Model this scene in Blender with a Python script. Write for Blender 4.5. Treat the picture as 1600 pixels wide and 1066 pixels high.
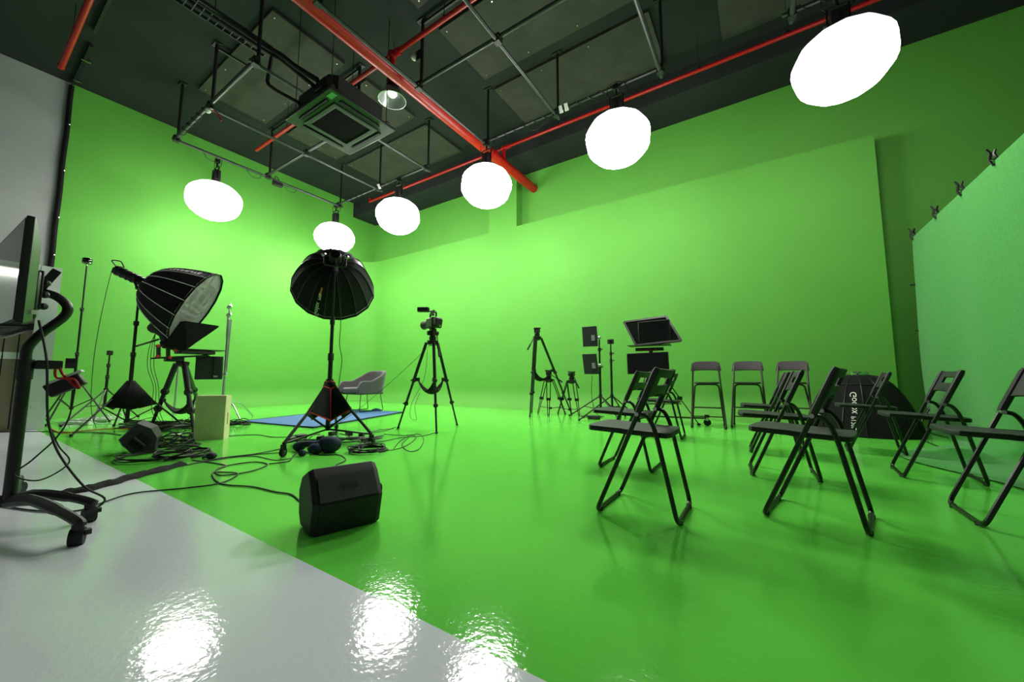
import bpy, math, random
import numpy as np
from mathutils import Vector, Matrix
for o in list(bpy.data.objects): bpy.data.objects.remove(o)
random.seed(4)
SC = bpy.context.scene
COL = SC.collection
# ------------------------------------------------------------------ camera, world, exposure
CAM_H, FPX, PITCH, YAW = 0.71, 594.6, math.radians(5.457), math.radians(33.294)
FF = Vector((-math.sin(YAW)*math.cos(PITCH), math.cos(YAW)*math.cos(PITCH), math.sin(PITCH)))
RR = Vector((math.cos(YAW), math.sin(YAW), 0)); UU = RR.cross(FF)
cam = bpy.data.cameras.new('camera'); camo = bpy.data.objects.new('camera', cam); COL.objects.link(camo)
camo.matrix_world = Matrix(((RR.x, UU.x, -FF.x, 0), (RR.y, UU.y, -FF.y, 0), (RR.z, UU.z, -FF.z, CAM_H), (0, 0, 0, 1)))
cam.sensor_width = 36; cam.lens = FPX/1600*36; cam.clip_start = .02; cam.clip_end = 60
SC.camera = camo
w = bpy.data.worlds.new('world'); SC.world = w; w.use_nodes = True
w.node_tree.nodes['Background'].inputs[0].default_value = (.6, .7, .65, 1)
w.node_tree.nodes['Background'].inputs[1].default_value = 0.0
SC.view_settings.view_transform = 'Standard'; SC.view_settings.look = 'None'
SC.view_settings.gamma = 1; SC.view_settings.use_curve_mapping = False
SC.view_settings.exposure = 0.0
LANTERN_POWER = 45.0

# ------------------------------------------------------------------ room measurements (metres)
ZC = 6.22; XW = -10.6; YB = 7.8; YP = 7.54; ZP = 4.37; XPE = 1.59; YGREY = .85
ZT = 5.10; ZSOF = 5.77; YBEAM = 6.96; XR = 5.2; YF = -4.5
# where a sight line of the photograph meets a real plane of the room (used to survey positions)
def ray(x, y): return (FF*FPX + RR*(x-800) - UU*(y-533)).normalized()
def atz(x, y, z=0.0): d = ray(x, y); return Vector((0, 0, CAM_H)) + d*((z-CAM_H)/d.z)
def atx(x, y, X): d = ray(x, y); return Vector((0, 0, CAM_H)) + d*(X/d.x)
def aty(x, y, Y): d = ray(x, y); return Vector((0, 0, CAM_H)) + d*(Y/d.y)
def over(x, y, P): d = ray(x, y); t = (P[0]*d.x+P[1]*d.y)/(d.x*d.x+d.y*d.y); return CAM_H + d.z*t
def up(P, x, y): return Vector((P[0], P[1], over(x, y, P)))
def V(*a): return Vector(a)

# ------------------------------------------------------------------ materials
def lin(c): return tuple((v/255/12.92 if v/255 <= .04045 else ((v/255+.055)/1.055)**2.4) for v in c)
MATS = {}
def mat(name, rgb, rough=.5, metal=0, noise=None, bump=None, spec=.5, emit=None, coat=0, sheen=0, tr=0):
    """noise=(scale, amount) colour variation; bump=(scale, strength)"""
    m = bpy.data.materials.new(name); m.use_nodes = True; nt = m.node_tree; b = nt.nodes['Principled BSDF']
    c = lin(rgb)
    b.inputs['Base Color'].default_value = (*c, 1); b.inputs['Roughness'].default_value = rough
    b.inputs['Metallic'].default_value = metal; b.inputs['Specular IOR Level'].default_value = spec
    if coat: b.inputs['Coat Weight'].default_value = coat; b.inputs['Coat Roughness'].default_value = .08
    if sheen: b.inputs['Sheen Weight'].default_value = sheen
    if tr: b.inputs['Transmission Weight'].default_value = tr
    tc = nt.nodes.new('ShaderNodeTexCoord')
    if noise:
        n = nt.nodes.new('ShaderNodeTexNoise'); n.inputs['Scale'].default_value = noise[0]; n.inputs['Detail'].default_value = 5
        nt.links.new(tc.outputs['Object'], n.inputs['Vector'])
        r = nt.nodes.new('ShaderNodeValToRGB'); a = noise[1]
        r.color_ramp.elements[0].position = .3; r.color_ramp.elements[1].position = .7
        r.color_ramp.elements[0].color = (*[max(0, v*(1-a)) for v in c], 1)
        r.color_ramp.elements[1].color = (*[min(1, v*(1+a)) for v in c], 1)
        nt.links.new(n.outputs['Fac'], r.inputs['Fac']); nt.links.new(r.outputs['Color'], b.inputs['Base Color'])
    if bump:
        n2 = nt.nodes.new('ShaderNodeTexNoise'); n2.inputs['Scale'].default_value = bump[0]; n2.inputs['Detail'].default_value = 4
        nt.links.new(tc.outputs['Object'], n2.inputs['Vector'])
        bp = nt.nodes.new('ShaderNodeBump'); bp.inputs['Strength'].default_value = bump[1]; bp.inputs['Distance'].default_value = .01
        nt.links.new(n2.outputs['Fac'], bp.inputs['Height']); nt.links.new(bp.outputs['Normal'], b.inputs['Normal'])
    if emit:
        b.inputs['Emission Color'].default_value = (*emit[0], 1); b.inputs['Emission Strength'].default_value = emit[1]
    MATS[name] = m; return m

def floor_mat(name, rgb, rough, var):
    """glossy self-levelling epoxy: faint large waviness, orange peel, fine chips and roller marks"""
    m = mat(name, rgb, rough, noise=(.7, var)); nt = m.node_tree; b = nt.nodes['Principled BSDF']
    tc = nt.nodes.new('ShaderNodeTexCoord'); L = nt.links.new
    n1 = nt.nodes.new('ShaderNodeTexNoise'); n1.inputs['Scale'].default_value = 5; n1.inputs['Detail'].default_value = 3
    n2 = nt.nodes.new('ShaderNodeTexNoise'); n2.inputs['Scale'].default_value = 48; n2.inputs['Detail'].default_value = 2
    vo = nt.nodes.new('ShaderNodeTexVoronoi'); vo.inputs['Scale'].default_value = 9; vo.inputs['Randomness'].default_value = 1
    L(tc.outputs['Object'], n1.inputs['Vector']); L(tc.outputs['Object'], n2.inputs['Vector']); L(tc.outputs['Object'], vo.inputs['Vector'])
    chip = nt.nodes.new('ShaderNodeMath'); chip.operation = 'LESS_THAN'; chip.inputs[1].default_value = .03
    L(vo.outputs['Distance'], chip.inputs[0])
    sp = nt.nodes.new('ShaderNodeTexNoise'); sp.inputs['Scale'].default_value = 2.2; L(tc.outputs['Object'], sp.inputs['Vector'])
    gate = nt.nodes.new('ShaderNodeMath'); gate.operation = 'GREATER_THAN'; gate.inputs[1].default_value = .6
    L(sp.outputs['Fac'], gate.inputs[0])
    cm = nt.nodes.new('ShaderNodeMath'); cm.operation = 'MULTIPLY'; L(chip.outputs[0], cm.inputs[0]); L(gate.outputs[0], cm.inputs[1])
    b1 = nt.nodes.new('ShaderNodeBump'); b1.inputs['Strength'].default_value = .12; b1.inputs['Distance'].default_value = .012; L(n1.outputs['Fac'], b1.inputs['Height'])
    b2 = nt.nodes.new('ShaderNodeBump'); b2.inputs['Strength'].default_value = .24; b2.inputs['Distance'].default_value = .003; L(n2.outputs['Fac'], b2.inputs['Height']); L(b1.outputs['Normal'], b2.inputs['Normal'])
    b3 = nt.nodes.new('ShaderNodeBump'); b3.inputs['Strength'].default_value = .2; b.inputs['Specular IOR Level'].default_value = .38; b3.inputs['Distance'].default_value = .004; L(cm.outputs[0], b3.inputs['Height']); L(b2.outputs['Normal'], b3.inputs['Normal'])
    L(b3.outputs['Normal'], b.inputs['Normal'])
    mx = nt.nodes.new('ShaderNodeMix'); mx.data_type = 'RGBA'; mx.inputs[7].default_value = (.85, .9, .82, 1)     # worn pale chips
    src = b.inputs['Base Color'].links[0].from_socket; L(src, mx.inputs[6]); hf = nt.nodes.new('ShaderNodeMath'); hf.operation = 'MULTIPLY'; hf.inputs[1].default_value = .55; L(cm.outputs[0], hf.inputs[0]); L(hf.outputs[0], mx.inputs[0]); L(mx.outputs[2], b.inputs['Base Color'])
    return m

floor_mat('floor_green', (106, 217, 78), .085, .05)
floor_mat('floor_grey', (232, 236, 246), .085, .05)
mat('wall_green', (90, 160, 62), .72, noise=(1.2, .03), bump=(60, .05), spec=.3)
mat('wall_grey', (150, 151, 154), .8, noise=(2, .04), bump=(80, .05), spec=.25)
mat('ceiling_dark', (40, 44, 43), .9, noise=(.9, .18), bump=(40, .08), spec=.2)
mat('ceiling_board', (64, 64, 58), .85, noise=(3, .16), bump=(50, .1), spec=.2)
mat('screw', (190, 190, 180), .35, metal=1)
mat('door_brown', (128, 116, 96), .6, noise=(4, .06))
mat('pale_board', (206, 212, 210), .65, noise=(3, .03))
mat('black_metal', (13, 13, 14), .38, metal=.0, noise=(14, .15), spec=.5)
mat('black_plastic', (17, 17, 19), .5, noise=(20, .1))
mat('black_fabric', (15, 15, 17), .85, noise=(60, .2), bump=(220, .25), spec=.25)
mat('black_rubber', (15, 15, 16), .7)
mat('chair_plastic', (30, 30, 32), .55, noise=(120, .18), bump=(260, .15))
mat('chair_tube', (10, 10, 11), .3, spec=.6)
mat('stool_back', (54, 46, 50), .6, noise=(90, .15))
mat('stool_tube', (60, 55, 54), .42, metal=.3)
mat('grid_steel', (62, 65, 66), .4, metal=.55, noise=(8, .15))
mat('hanger_black', (22, 24, 25), .5)
mat('red_paint', (168, 14, 18), .35, spec=.45, noise=(6, .08))
mat('red_trim', (214, 44, 34), .7)
mat('orange', (226, 108, 30), .6)
mat('white_text', (235, 235, 230), .6)
mat('grey_text', (8, 8, 9), .35)
mat('chrome', (200, 200, 200), .18, metal=1)
mat('alu', (190, 192, 194), .32, metal=.9)
mat('lit_cloth', (58, 58, 62), .28, metal=.35, noise=(25, .2))  # paler, shinier stand-in for the black fabric: light on it put into colour
mat('piping', (228, 228, 230), .5)
mat('softgrid', (132, 124, 129), .75, noise=(40, .15))
mat('softgrid_dark', (42, 40, 42), .8)
mat('diffuser_white', (225, 225, 220), .8)
mat('lantern', (250, 248, 240), .8, emit=((1.0, .97, .92), LANTERN_POWER))
_nt = MATS['lantern'].node_tree; _g = _nt.nodes.new('ShaderNodeNewGeometry'); _s = _nt.nodes.new('ShaderNodeSeparateXYZ'); _m = _nt.nodes.new('ShaderNodeMapRange')
_m.inputs[1].default_value = -.6; _m.inputs[2].default_value = .36; _m.inputs[3].default_value = LANTERN_POWER*1.45; _m.inputs[4].default_value = LANTERN_POWER*.16   # the bulb inside points down: the underside glows most
_nt.links.new(_g.outputs['Normal'], _s.inputs[0]); _nt.links.new(_s.outputs['Z'], _m.inputs[0]); _nt.links.new(_m.outputs[0], _nt.nodes['Principled BSDF'].inputs['Emission Strength'])
for _k, _f in (('lantern_dimmed', .72), ('lantern_low', .3)):
    _c = MATS['lantern'].copy(); _c.name = _k; MATS[_k] = _c
    for _n in _c.node_tree.nodes:
        if _n.type == 'MAP_RANGE': _n.inputs[3].default_value *= _f; _n.inputs[4].default_value *= _f
mat('tube_lamp', (250, 250, 245), .6, emit=((1, .98, .92), 9))
mat('high_bay_glow', (235, 235, 225), .4, emit=((1, 1, .95), 1.2))  # faint glow added to the bulb, though the pendant is switched off
mat('ac_dark', (30, 31, 33), .55, noise=(15, .12))
mat('ac_frame', (34, 38, 37), .4, spec=.4)
mat('ac_slat', (14, 15, 15), .8, spec=.15)
mat('foam_pipe', (16, 17, 18), .8)
mat('tray', (30, 34, 33), .55)
mat('wood_pale', (222, 208, 166), .6, noise=(9, .05), bump=(70, .06))
mat('wood_slot', (150, 105, 55), .7)
mat('upholstery', (72, 67, 69), .9, noise=(150, .2), bump=(240, .3), sheen=.4)
mat('mat_blue', (72, 112, 162), .85, noise=(30, .1), bump=(200, .3))
mat('mat_edge', (30, 45, 70), .8)
mat('screen_black', (6, 7, 9), .06, spec=.6)
mat('tv_back', (32, 36, 35), .35, noise=(18, .1))
mat('grille_mesh', (36, 38, 40), .6, noise=(160, .45), bump=(300, .5))
mat('speaker_shell', (34, 35, 36), .6, noise=(90, .2), bump=(200, .2))
mat('dark_recess', (8, 8, 9), .8)
mat('cloth_green', (60, 148, 58), .9, noise=(46, .14), bump=(120, .25), sheen=.25, spec=.2)
mat('cable_black', (14, 15, 16), .55)
mat('cable_white', (205, 210, 206), .5)
mat('cable_red', (170, 20, 28), .5)
mat('socket_white', (215, 218, 212), .5)
mat('bag_blue', (24, 40, 70), .75, noise=(30, .2), bump=(120, .3))
mat('carbon', (40, 41, 44), .35, noise=(60, .2))
mat('lens_glass', (6, 8, 14), .05, spec=.8)
mat('mirror_glass', (14, 22, 16), .04, spec=.9)
mat('knob_red', (196, 30, 34), .5)
mat('glove_dark', (36, 36, 38), .7)

# ------------------------------------------------------------------ geometry helpers
def frame(a, hint=None):
    a = Vector(a).normalized(); h = Vector(hint) if hint is not None else (Vector((0, 0, 1)) if abs(a.z) < .95 else Vector((1, 0, 0)))
    t = h.cross(a)
    if t.length < 1e-6: t = Vector((1, 0, 0)).cross(a)
    t.normalize(); b = a.cross(t); return t, b, a
class MB:
    def __init__(s): s.v = []; s.f = []
    def add(s, vs, fs):
        k = len(s.v); s.v += [Vector(p) for p in vs]; s.f += [tuple(i+k for i in f) for f in fs]; return s
    def box(s, c, size, R=None):
        c = Vector(c); h = [x/2 for x in size]; P = []
        for sx, sy, sz in ((-1,-1,-1),(1,-1,-1),(1,1,-1),(-1,1,-1),(-1,-1,1),(1,-1,1),(1,1,1),(-1,1,1)):
            q = Vector((sx*h[0], sy*h[1], sz*h[2])); P.append(c+(R @ q if R else q))
        return s.add(P, [(0,3,2,1),(4,5,6,7),(0,1,5,4),(1,2,6,5),(2,3,7,6),(3,0,4,7)])
    def bar(s, p0, p1, wd, ht, hint=None):
        p0, p1 = Vector(p0), Vector(p1); t, b, a = frame(p1-p0, hint)
        return s.box((p0+p1)/2, (wd, ht, (p1-p0).length), Matrix((t, b, a)).transposed())
    def cyl(s, p0, p1, r0, r1=None, n=10, cap=True):
        p0, p1 = Vector(p0), Vector(p1); r1 = r0 if r1 is None else r1; t, b, a = frame(p1-p0); P = []; F = []
        for p, r in ((p0, r0), (p1, r1)):
            for i in range(n): an = 2*math.pi*i/n; P.append(p+(t*math.cos(an)+b*math.sin(an))*r)
        for i in range(n): j = (i+1) % n; F.append((i, j, n+j, n+i))
        if cap: F.append(tuple(range(n-1, -1, -1))); F.append(tuple(range(n, 2*n)))
        return s.add(P, F)
    def tube(s, pts, r, n=8, closed=False, cap=True):
        pts = [Vector(p) for p in pts]; m = len(pts); P = []; F = []; t = None
        for i in range(m):
            if closed: d = pts[(i+1) % m]-pts[i-1]
            else: d = pts[min(i+1, m-1)]-pts[max(i-1, 0)]
            if d.length < 1e-9: d = Vector((0, 0, 1))
            d.normalize()
            if t is None: t = frame(d)[0]
            t = t-d*t.dot(d)
            if t.length < 1e-6: t = frame(d)[0]
            t.normalize(); b = d.cross(t); rr = r[i] if isinstance(r, (list, tuple)) else r
            for k in range(n): an = 2*math.pi*k/n; P.append(pts[i]+(t*math.cos(an)+b*math.sin(an))*rr)
        for i in range(m if closed else m-1):
            j = (i+1) % m
            for k in range(n): l = (k+1) % n; F.append((i*n+k, i*n+l, j*n+l, j*n+k))
        if cap and not closed: F.append(tuple(range(n-1, -1, -1))); F.append(tuple(range((m-1)*n, m*n)))
        return s.add(P, F)
    def lathe(s, prof, org=(0,0,0), axis=(0,0,1), n=20, sy=1, sx=1):
        t, b, a = frame(axis); org = Vector(org); P = []; F = []; m = len(prof)
        for r, z in prof:
            for k in range(n): an = 2*math.pi*k/n; P.append(org+a*z+t*(r*math.cos(an)*sx)+b*(r*math.sin(an)*sy))
        for i in range(m-1):
            for k in range(n): l = (k+1) % n; F.append((i*n+k, i*n+l, (i+1)*n+l, (i+1)*n+k))
        if prof[0][0] > 1e-4: F.append(tuple(range(n-1, -1, -1)))
        if prof[-1][0] > 1e-4: F.append(tuple(range((m-1)*n, m*n)))
        return s.add(P, F)
    def ball(s, c, r, n=12, R=None):
        r = (r, r, r) if not isinstance(r, (tuple, list)) else r; P = []; F = []; m = n//2+1; c = Vector(c)
        for i in range(m+1):
            th = math.pi*i/m
            for k in range(n):
                ph = 2*math.pi*k/n; q = Vector((r[0]*math.sin(th)*math.cos(ph), r[1]*math.sin(th)*math.sin(ph), r[2]*math.cos(th)))
                P.append(c+(R @ q if R else q))
        for i in range(m):
            for k in range(n): l = (k+1) % n; F.append((i*n+k, (i+1)*n+k, (i+1)*n+l, i*n+l))
        return s.add(P, F)
    def prism(s, poly, org, ex, ey, ez, depth):
        """polygon (x,y) in plane ex,ey extruded along ez from 0 to depth"""
        org, ex, ey, ez = map(Vector, (org, ex, ey, ez)); n = len(poly)
        P = [org+ex*x+ey*y for x, y in poly]+[org+ex*x+ey*y+ez*depth for x, y in poly]
        F = [tuple(range(n-1, -1, -1)), tuple(range(n, 2*n))]+[(i, (i+1) % n, n+(i+1) % n, n+i) for i in range(n)]
        return s.add(P, F)
    def torus(s, c, axis, R, r, n=24, m=6):
        t, b, a = frame(axis); c = Vector(c)
        return s.tube([c+(t*math.cos(2*math.pi*i/n)+b*math.sin(2*math.pi*i/n))*R for i in range(n)], r, m, closed=True)
    def grid(s, fn, nu, nv, skip=None):
        P = [fn(i/nu, j/nv) for j in range(nv+1) for i in range(nu+1)]; F = []
        for j in range(nv):
            for i in range(nu):
                if skip and skip(i, j): continue
                a = j*(nu+1)+i; F.append((a, a+1, a+nu+2, a+nu+1))
        return s.add(P, F)
    def build(s, name, m, parent=None, smooth=35, bevel=0, solid=0, subsurf=0):
        me = bpy.data.meshes.new(name); off = Vector((0, 0, 0)); p = parent
        while p is not None: off += p.location; p = p.parent
        me.from_pydata([tuple(v-off) for v in s.v], [], s.f); me.validate(); me.update()
        me.materials.append(MATS[m])
        o = bpy.data.objects.new(name, me); COL.objects.link(o); o.parent = parent
        if solid: md = o.modifiers.new('s', 'SOLIDIFY'); md.thickness = solid; md.offset = 0
        if bevel: md = o.modifiers.new('b', 'BEVEL'); md.width = bevel; md.segments = 2; md.limit_method = 'ANGLE'; md.angle_limit = .6
        if subsurf: md = o.modifiers.new('u', 'SUBSURF'); md.levels = subsurf; md.render_levels = subsurf
        if smooth:
            me.polygons.foreach_set('use_smooth', [True]*len(me.polygons)); me.set_sharp_from_angle(angle=math.radians(smooth))
        return o
def tag(o, label, cat, group=None):
    o['label'] = label; o['category'] = cat
    if group: o['group'] = group
    return o
def thing(name, label, cat, loc=(0, 0, 0), group=None):
    o = bpy.data.objects.new(name, None); COL.objects.link(o); o.location = loc; o.empty_display_size = .1
    return tag(o, label, cat, group)
def struct(o): o['kind'] = 'structure'; return o
def dup(root, loc, rz, label, group=None):
    r = root.copy(); COL.objects.link(r); r.location = loc; r.rotation_euler = (0, 0, rz); r['label'] = label
    if group: r['group'] = group
    for ch in root.children:
        c = ch.copy(); COL.objects.link(c); c.parent = r
        for g in ch.children: d = g.copy(); COL.objects.link(d); d.parent = c
    return r
def spline(pts, k=6, closed=False):
    pts = [Vector(p) for p in pts]; out = []; n = len(pts)
    for i in range(n if closed else n-1):
        if closed: p0, p1, p2, p3 = pts[i-1], pts[i], pts[(i+1) % n], pts[(i+2) % n]
        else: p0, p1, p2, p3 = pts[max(i-1, 0)], pts[i], pts[i+1], pts[min(i+2, n-1)]
        for j in range(k):
            t = j/k; out.append(.5*((2*p1)+(p2-p0)*t+(2*p0-5*p1+4*p2-p3)*t*t+(3*p1-p0-3*p2+p3)*t**3))
    if not closed: out.append(pts[-1])
    return out
def bend(pts, r=.05, k=5):
    """polyline with rounded corners"""
    pts = [Vector(p) for p in pts]; out = [pts[0]]
    for i in range(1, len(pts)-1):
        a, b, c = pts[i-1], pts[i], pts[i+1]; d1 = (a-b); d2 = (c-b); q = min(r, d1.length*.45, d2.length*.45)
        s, e = b+d1.normalized()*q, b+d2.normalized()*q
        for j in range(k+1): t = j/k; out.append(s*(1-t)**2+b*2*t*(1-t)+e*t*t)
    out.append(pts[-1]); return out
def text_mb(body, size, org, ex, ey, depth=.0015, fn=None):
    """flat lettering laid on a surface: ex along the line, ey up, raised by depth"""
    cu = bpy.data.curves.new('t', 'FONT'); cu.body = body; cu.size = size; cu.align_x = 'CENTER'; cu.align_y = 'CENTER'; cu.resolution_u = 3
    ob = bpy.data.objects.new('t', cu); COL.objects.link(ob); bpy.context.view_layer.update()
    me = bpy.data.meshes.new_from_object(ob.evaluated_get(bpy.context.evaluated_depsgraph_get()))
    ex, ey = Vector(ex).normalized(), Vector(ey).normalized(); nz = ex.cross(ey); mb = MB()
    P = [(fn(v.co.x, v.co.y) if fn else Vector(org)+ex*v.co.x+ey*v.co.y+nz*depth) for v in me.vertices]
    mb.add(P, [tuple(p.vertices) for p in me.polygons])
    bpy.data.objects.remove(ob); bpy.data.curves.remove(cu); bpy.data.meshes.remove(me); return mb

# ------------------------------------------------------------------ the room shell
mb = MB(); mb.add([(XR, YF, 0), (XR, YGREY, 0), (XW, YGREY, 0), (XW, YF, 0)], [(0, 1, 2, 3)])
struct(mb.build('floor', 'floor_grey'))
ceiling = struct(MB().box(((XW+XR)/2, (YF+YB)/2, ZC+.05), (XR-XW+.4, YB-YF+.4, .1)).build('ceiling', 'ceiling_dark'))
struct(MB().box(((XW+XR)/2, (YBEAM+YB)/2, (ZSOF+ZC)/2), (XR-XW, YB-YBEAM, ZC-ZSOF)).build('trim_1', 'ceiling_dark'))
struct(MB().box(((XW+XR)/2, YB+.1, ZC/2), (XR-XW+.4, .2, ZC)).build('wall_back', 'wall_green'))
# cyclorama: left wall and back panel joined by rounded corner, rounded into the floor
RC, RF = .45, .72
path = [(XW, 1.03, 1, 0)]
path.append((XW, YP-RF, 1, 0))
for i in range(1, 12):
    a = math.pi/2*i/12; path.append((XW+RF-RF*math.cos(a), YP-RF+RF*math.sin(a), math.cos(a), -math.sin(a)))
path += [(XW+RF, YP, 0, -1), (XPE, YP, 0, -1)]
_fl = [(XR, YGREY, 0), (XR, YB, 0), (XPE, YB, 0)]+[(x+nx*RC, y+ny*RC, 0) for x, y, nx, ny in path[::-1]]+[(XW+RC, YGREY, 0)]
struct(MB().add(_fl, [tuple(range(len(_fl)))]).build('floor', 'floor_green', smooth=0))
struct(MB().add([(XW, YGREY, 0), (XW+RC, YGREY, 0), (XW+RC, 1.03, 0), (XW, 1.03, 0)], [(0, 1, 2, 3)]).build('floor', 'floor_green', smooth=0))
prof = [(RC-RC*math.sin(math.pi/2*i/10), RC-RC*math.cos(math.pi/2*i/10)) for i in range(11)]+[(0, ZP)]
mb = MB(); n = len(prof); P = []; F = []
for x, y, nx, ny in path:
    for d, z in prof: P.append((x+nx*d, y+ny*d, z))
for i in range(len(path)-1):
    for j in range(n-1): F.append((i*n+j, (i+1)*n+j, (i+1)*n+j+1, i*n+j+1))
mb.add(P, F); struct(mb.build('wall_cyclorama', 'wall_green', smooth=60))
mb = MB(); mb.add([(x, y, ZP) for x, y, _, _ in path[1:]]+[(XPE, YB, ZP), (XW, YB, ZP)], [tuple(range(len(path)+1))])
mb.add([(XPE, YP, 0), (XPE, YB, 0), (XPE, YB, ZP), (XPE, YP, ZP)], [(0, 1, 2, 3)]); struct(mb.build('trim_2', 'wall_green', smooth=0))
mb = MB(); mb.add([(XW, 1.03, ZP), (XW, YB, ZP), (XW, YB, ZC), (XW, 1.03, ZC)], [(3, 2, 1, 0)]); struct(mb.build('wall_left', 'wall_green', smooth=0))
mb = MB(); mb.box((XW-.1, (YF+1.03)/2, ZC/2), (.2, 1.03-YF, ZC)); struct(mb.build('wall_left', 'wall_grey'))
struct(MB().box(((-5.66-4.82)/2, (YP+YB)/2, (ZP+ZSOF)/2), (.84, YB-YP, ZSOF-ZP)).build('wall_pier', 'wall_green'))
struct(MB().box((XR+.1, (YF+YB)/2, ZC/2), (.2, YB-YF, ZC)).build('wall_right', 'wall_grey'))
struct(MB().box(((XW+XR)/2, YF-.1, ZC/2), (XR-XW, .2, ZC)).build('wall_front', 'wall_grey'))
# black curtain edge between grey and green wall
mb = MB(); mb.tube([(XW+.03, 1.03+.004*math.sin(i*1.3), .05+i*(ZC-.1)/24) for i in range(25)], .035, 8)
ed = struct(mb.build('trim_3', 'black_fabric'))
for z in (1.9, 2.9, 3.6, 4.5, 5.4): MB().ball((XW+.06, 1.05, z), .018, 8).build('grommet', 'chrome', ed)
# low partition in front of the left wall, with a door
XPT = -8.3
mb = MB(); mb.box((XPT-.08, .825, 1.13), (.16, .19, 2.26)); part = struct(mb.build('wall_partition', 'pale_board'))
mb = MB(); mb.box((XPT-.08, -1.9, 1.13), (.16, 3.2, 2.26)); struct(mb.build('wall_partition', 'pale_board'))
door = struct(MB().box((XPT-.10, .215, 1.03), (.06, 1.02, 2.06)).build('door_1', 'door_brown'))
MB().box((XPT-.08, .215, 2.16), (.16, 1.02, .2)).build('lintel', 'pale_board', door)
for y in (.5, .62): MB().box((XPT-.069, y, 1.03), (.006, .012, 2.0)).build('seam', 'dark_recess', door)
MB().box((XPT-.069, .215, 1.0), (.006, .98, .09)).build('kick_rail', 'pale_board', door)
MB().cyl((XPT-.07, -.2, 1.02), (XPT-.02, -.2, 1.02), .012).build('handle', 'alu', door)
# ceiling boards
for x0, x1 in ((-8.7, -5.84), (-4.0, -1.15), (-.27, 2.6)):
    for y0, y1 in ((.75, 1.94), (2.37, 3.55), (3.98, 5.18), (5.47, 6.66)):
        if x0 < -8 and y0 < 1: continue
        b = MB().box(((x0+x1)/2, (y0+y1)/2, ZC-.03), (x1-x0, y1-y0, .045)).build('ceiling_board', 'ceiling_board', ceiling, bevel=.004)
        mb = MB()
        for i in range(4):
            for y in (y0+.08, y1-.08):
                x = x0+.1+(x1-x0-.2)*i/3; mb.cyl((x, y, ZC-.0555), (x, y, ZC-.06), .012, n=6)
        mb.build('screws', 'screw', b)['kind'] = 'stuff'

# ------------------------------------------------------------------ lighting grid under the ceiling
gx = [k*(ZT-CAM_H) for k in (-2.024, -1.667, -1.305, -.945, -.61, -.23, .12)]
gy = [k*(ZT-CAM_H) for k in (.492, .851, 1.235)]
grid = thing('lighting_grid', 'steel pipe lighting grid hung from the dark ceiling on black drop rods', 'pipe grid', (0, 0, ZC))
def pipe(p0, p1, r=.024, m='grid_steel', nm='pipe', par=grid): return MB().cyl(p0, p1, r, n=12).build(nm, m, par)
pipe((gx[0], gy[0]-.06, ZT), (gx[0], gy[2]+.1, ZT))
pipe((gx[1], gy[0]-.05, ZT), (gx[1], gy[2]+.12, ZT)); pipe((gx[2], gy[0]-.08, ZT), (gx[2], gy[2]+.12, ZT))
pipe((gx[3], .8, ZT), (gx[3], gy[2]+.12, ZT)); pipe((gx[4], .8, ZT), (gx[4], gy[2]+.12, ZT))
pipe((gx[5], .8, ZT), (gx[5], gy[2]+.12, ZT), .03); pipe((gx[6], .8, ZT), (gx[6], gy[2]+.1, ZT), .03)
pipe((gx[0]-.1, gy[0], ZT+.05), (gx[2]+.06, gy[0], ZT+.05), .032)
pipe((gx[0]-.06, gy[1], ZT+.05), (gx[2]+.06, gy[1], ZT+.05), .028); pipe((gx[3]-.06, gy[1], ZT+.05), (2.2, gy[1], ZT+.05), .028)
pipe((gx[0]-.08, gy[2], ZT+.05), (gx[2]+.06, gy[2], ZT+.05)); pipe((gx[3]-.06, gy[2], ZT+.05), (gx[5]+.06, gy[2], ZT+.05)); pipe((gx[6]-.1, gy[2], ZT+.05), (2.4, gy[2], ZT+.05))
hang = [(0, 0), (1, 0), (2, 0), (0, 1), (2, 1), (3, 1), (0, 2), (1, 2), (2, 2), (3, 2), (4, 2), (5, 2), (6, 2), (3, 0)]
for i, j in hang:
    x, y = gx[i]+.03, gy[j]+.02
    h = MB().cyl((x, y, ZT-.02), (x, y, ZC-.01), .026 if j < 2 else .022, n=8).build('drop_rod', 'hanger_black', grid)
    MB().box((x, y, ZC-.012), (.16, .1, .02)).cyl((x-.06, y, ZC-.03), (x-.06, y, ZC-.01), .014, n=6).cyl((x+.06, y, ZC-.03), (x+.06, y, ZC-.01), .014, n=6).build('flange', 'hanger_black', h)
for i in range(7):
    for j in range(3):
        if j == 0 and i > 3 or (j == 1 and i == 1 and False): continue
        x, y = gx[i], gy[j]
        MB().box((x, y, ZT+.025), (.085, .085, .11)).cyl((x-.06, y+.03, ZT+.03), (x+.06, y+.03, ZT+.03), .012, n=6).cyl((x+.03, y-.06, ZT+.02), (x+.03, y+.06, ZT+.02), .012, n=6).build('clamp', 'hanger_black', grid)
# cross struts near the ceiling between the drop rods
for a, b in (((gx[1]+.03, gy[0]+.02), (gx[1]+.03, gy[0]+.55)), ((gx[3]+.03, gy[1]+.02), (gx[3]+1.2, gy[1]+.02)), ((gx[0]+.05, gy[1]+.02), (gx[1]-.2, gy[1]+.02)), ((gx[2]-.6, gy[1]+.02), (gx[2]+.03, gy[1]+.02))):
    MB().bar((*a, ZC-.06), (*b, ZC-.06), .03, .04).build('ceiling_strut', 'hanger_black', grid)
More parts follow.
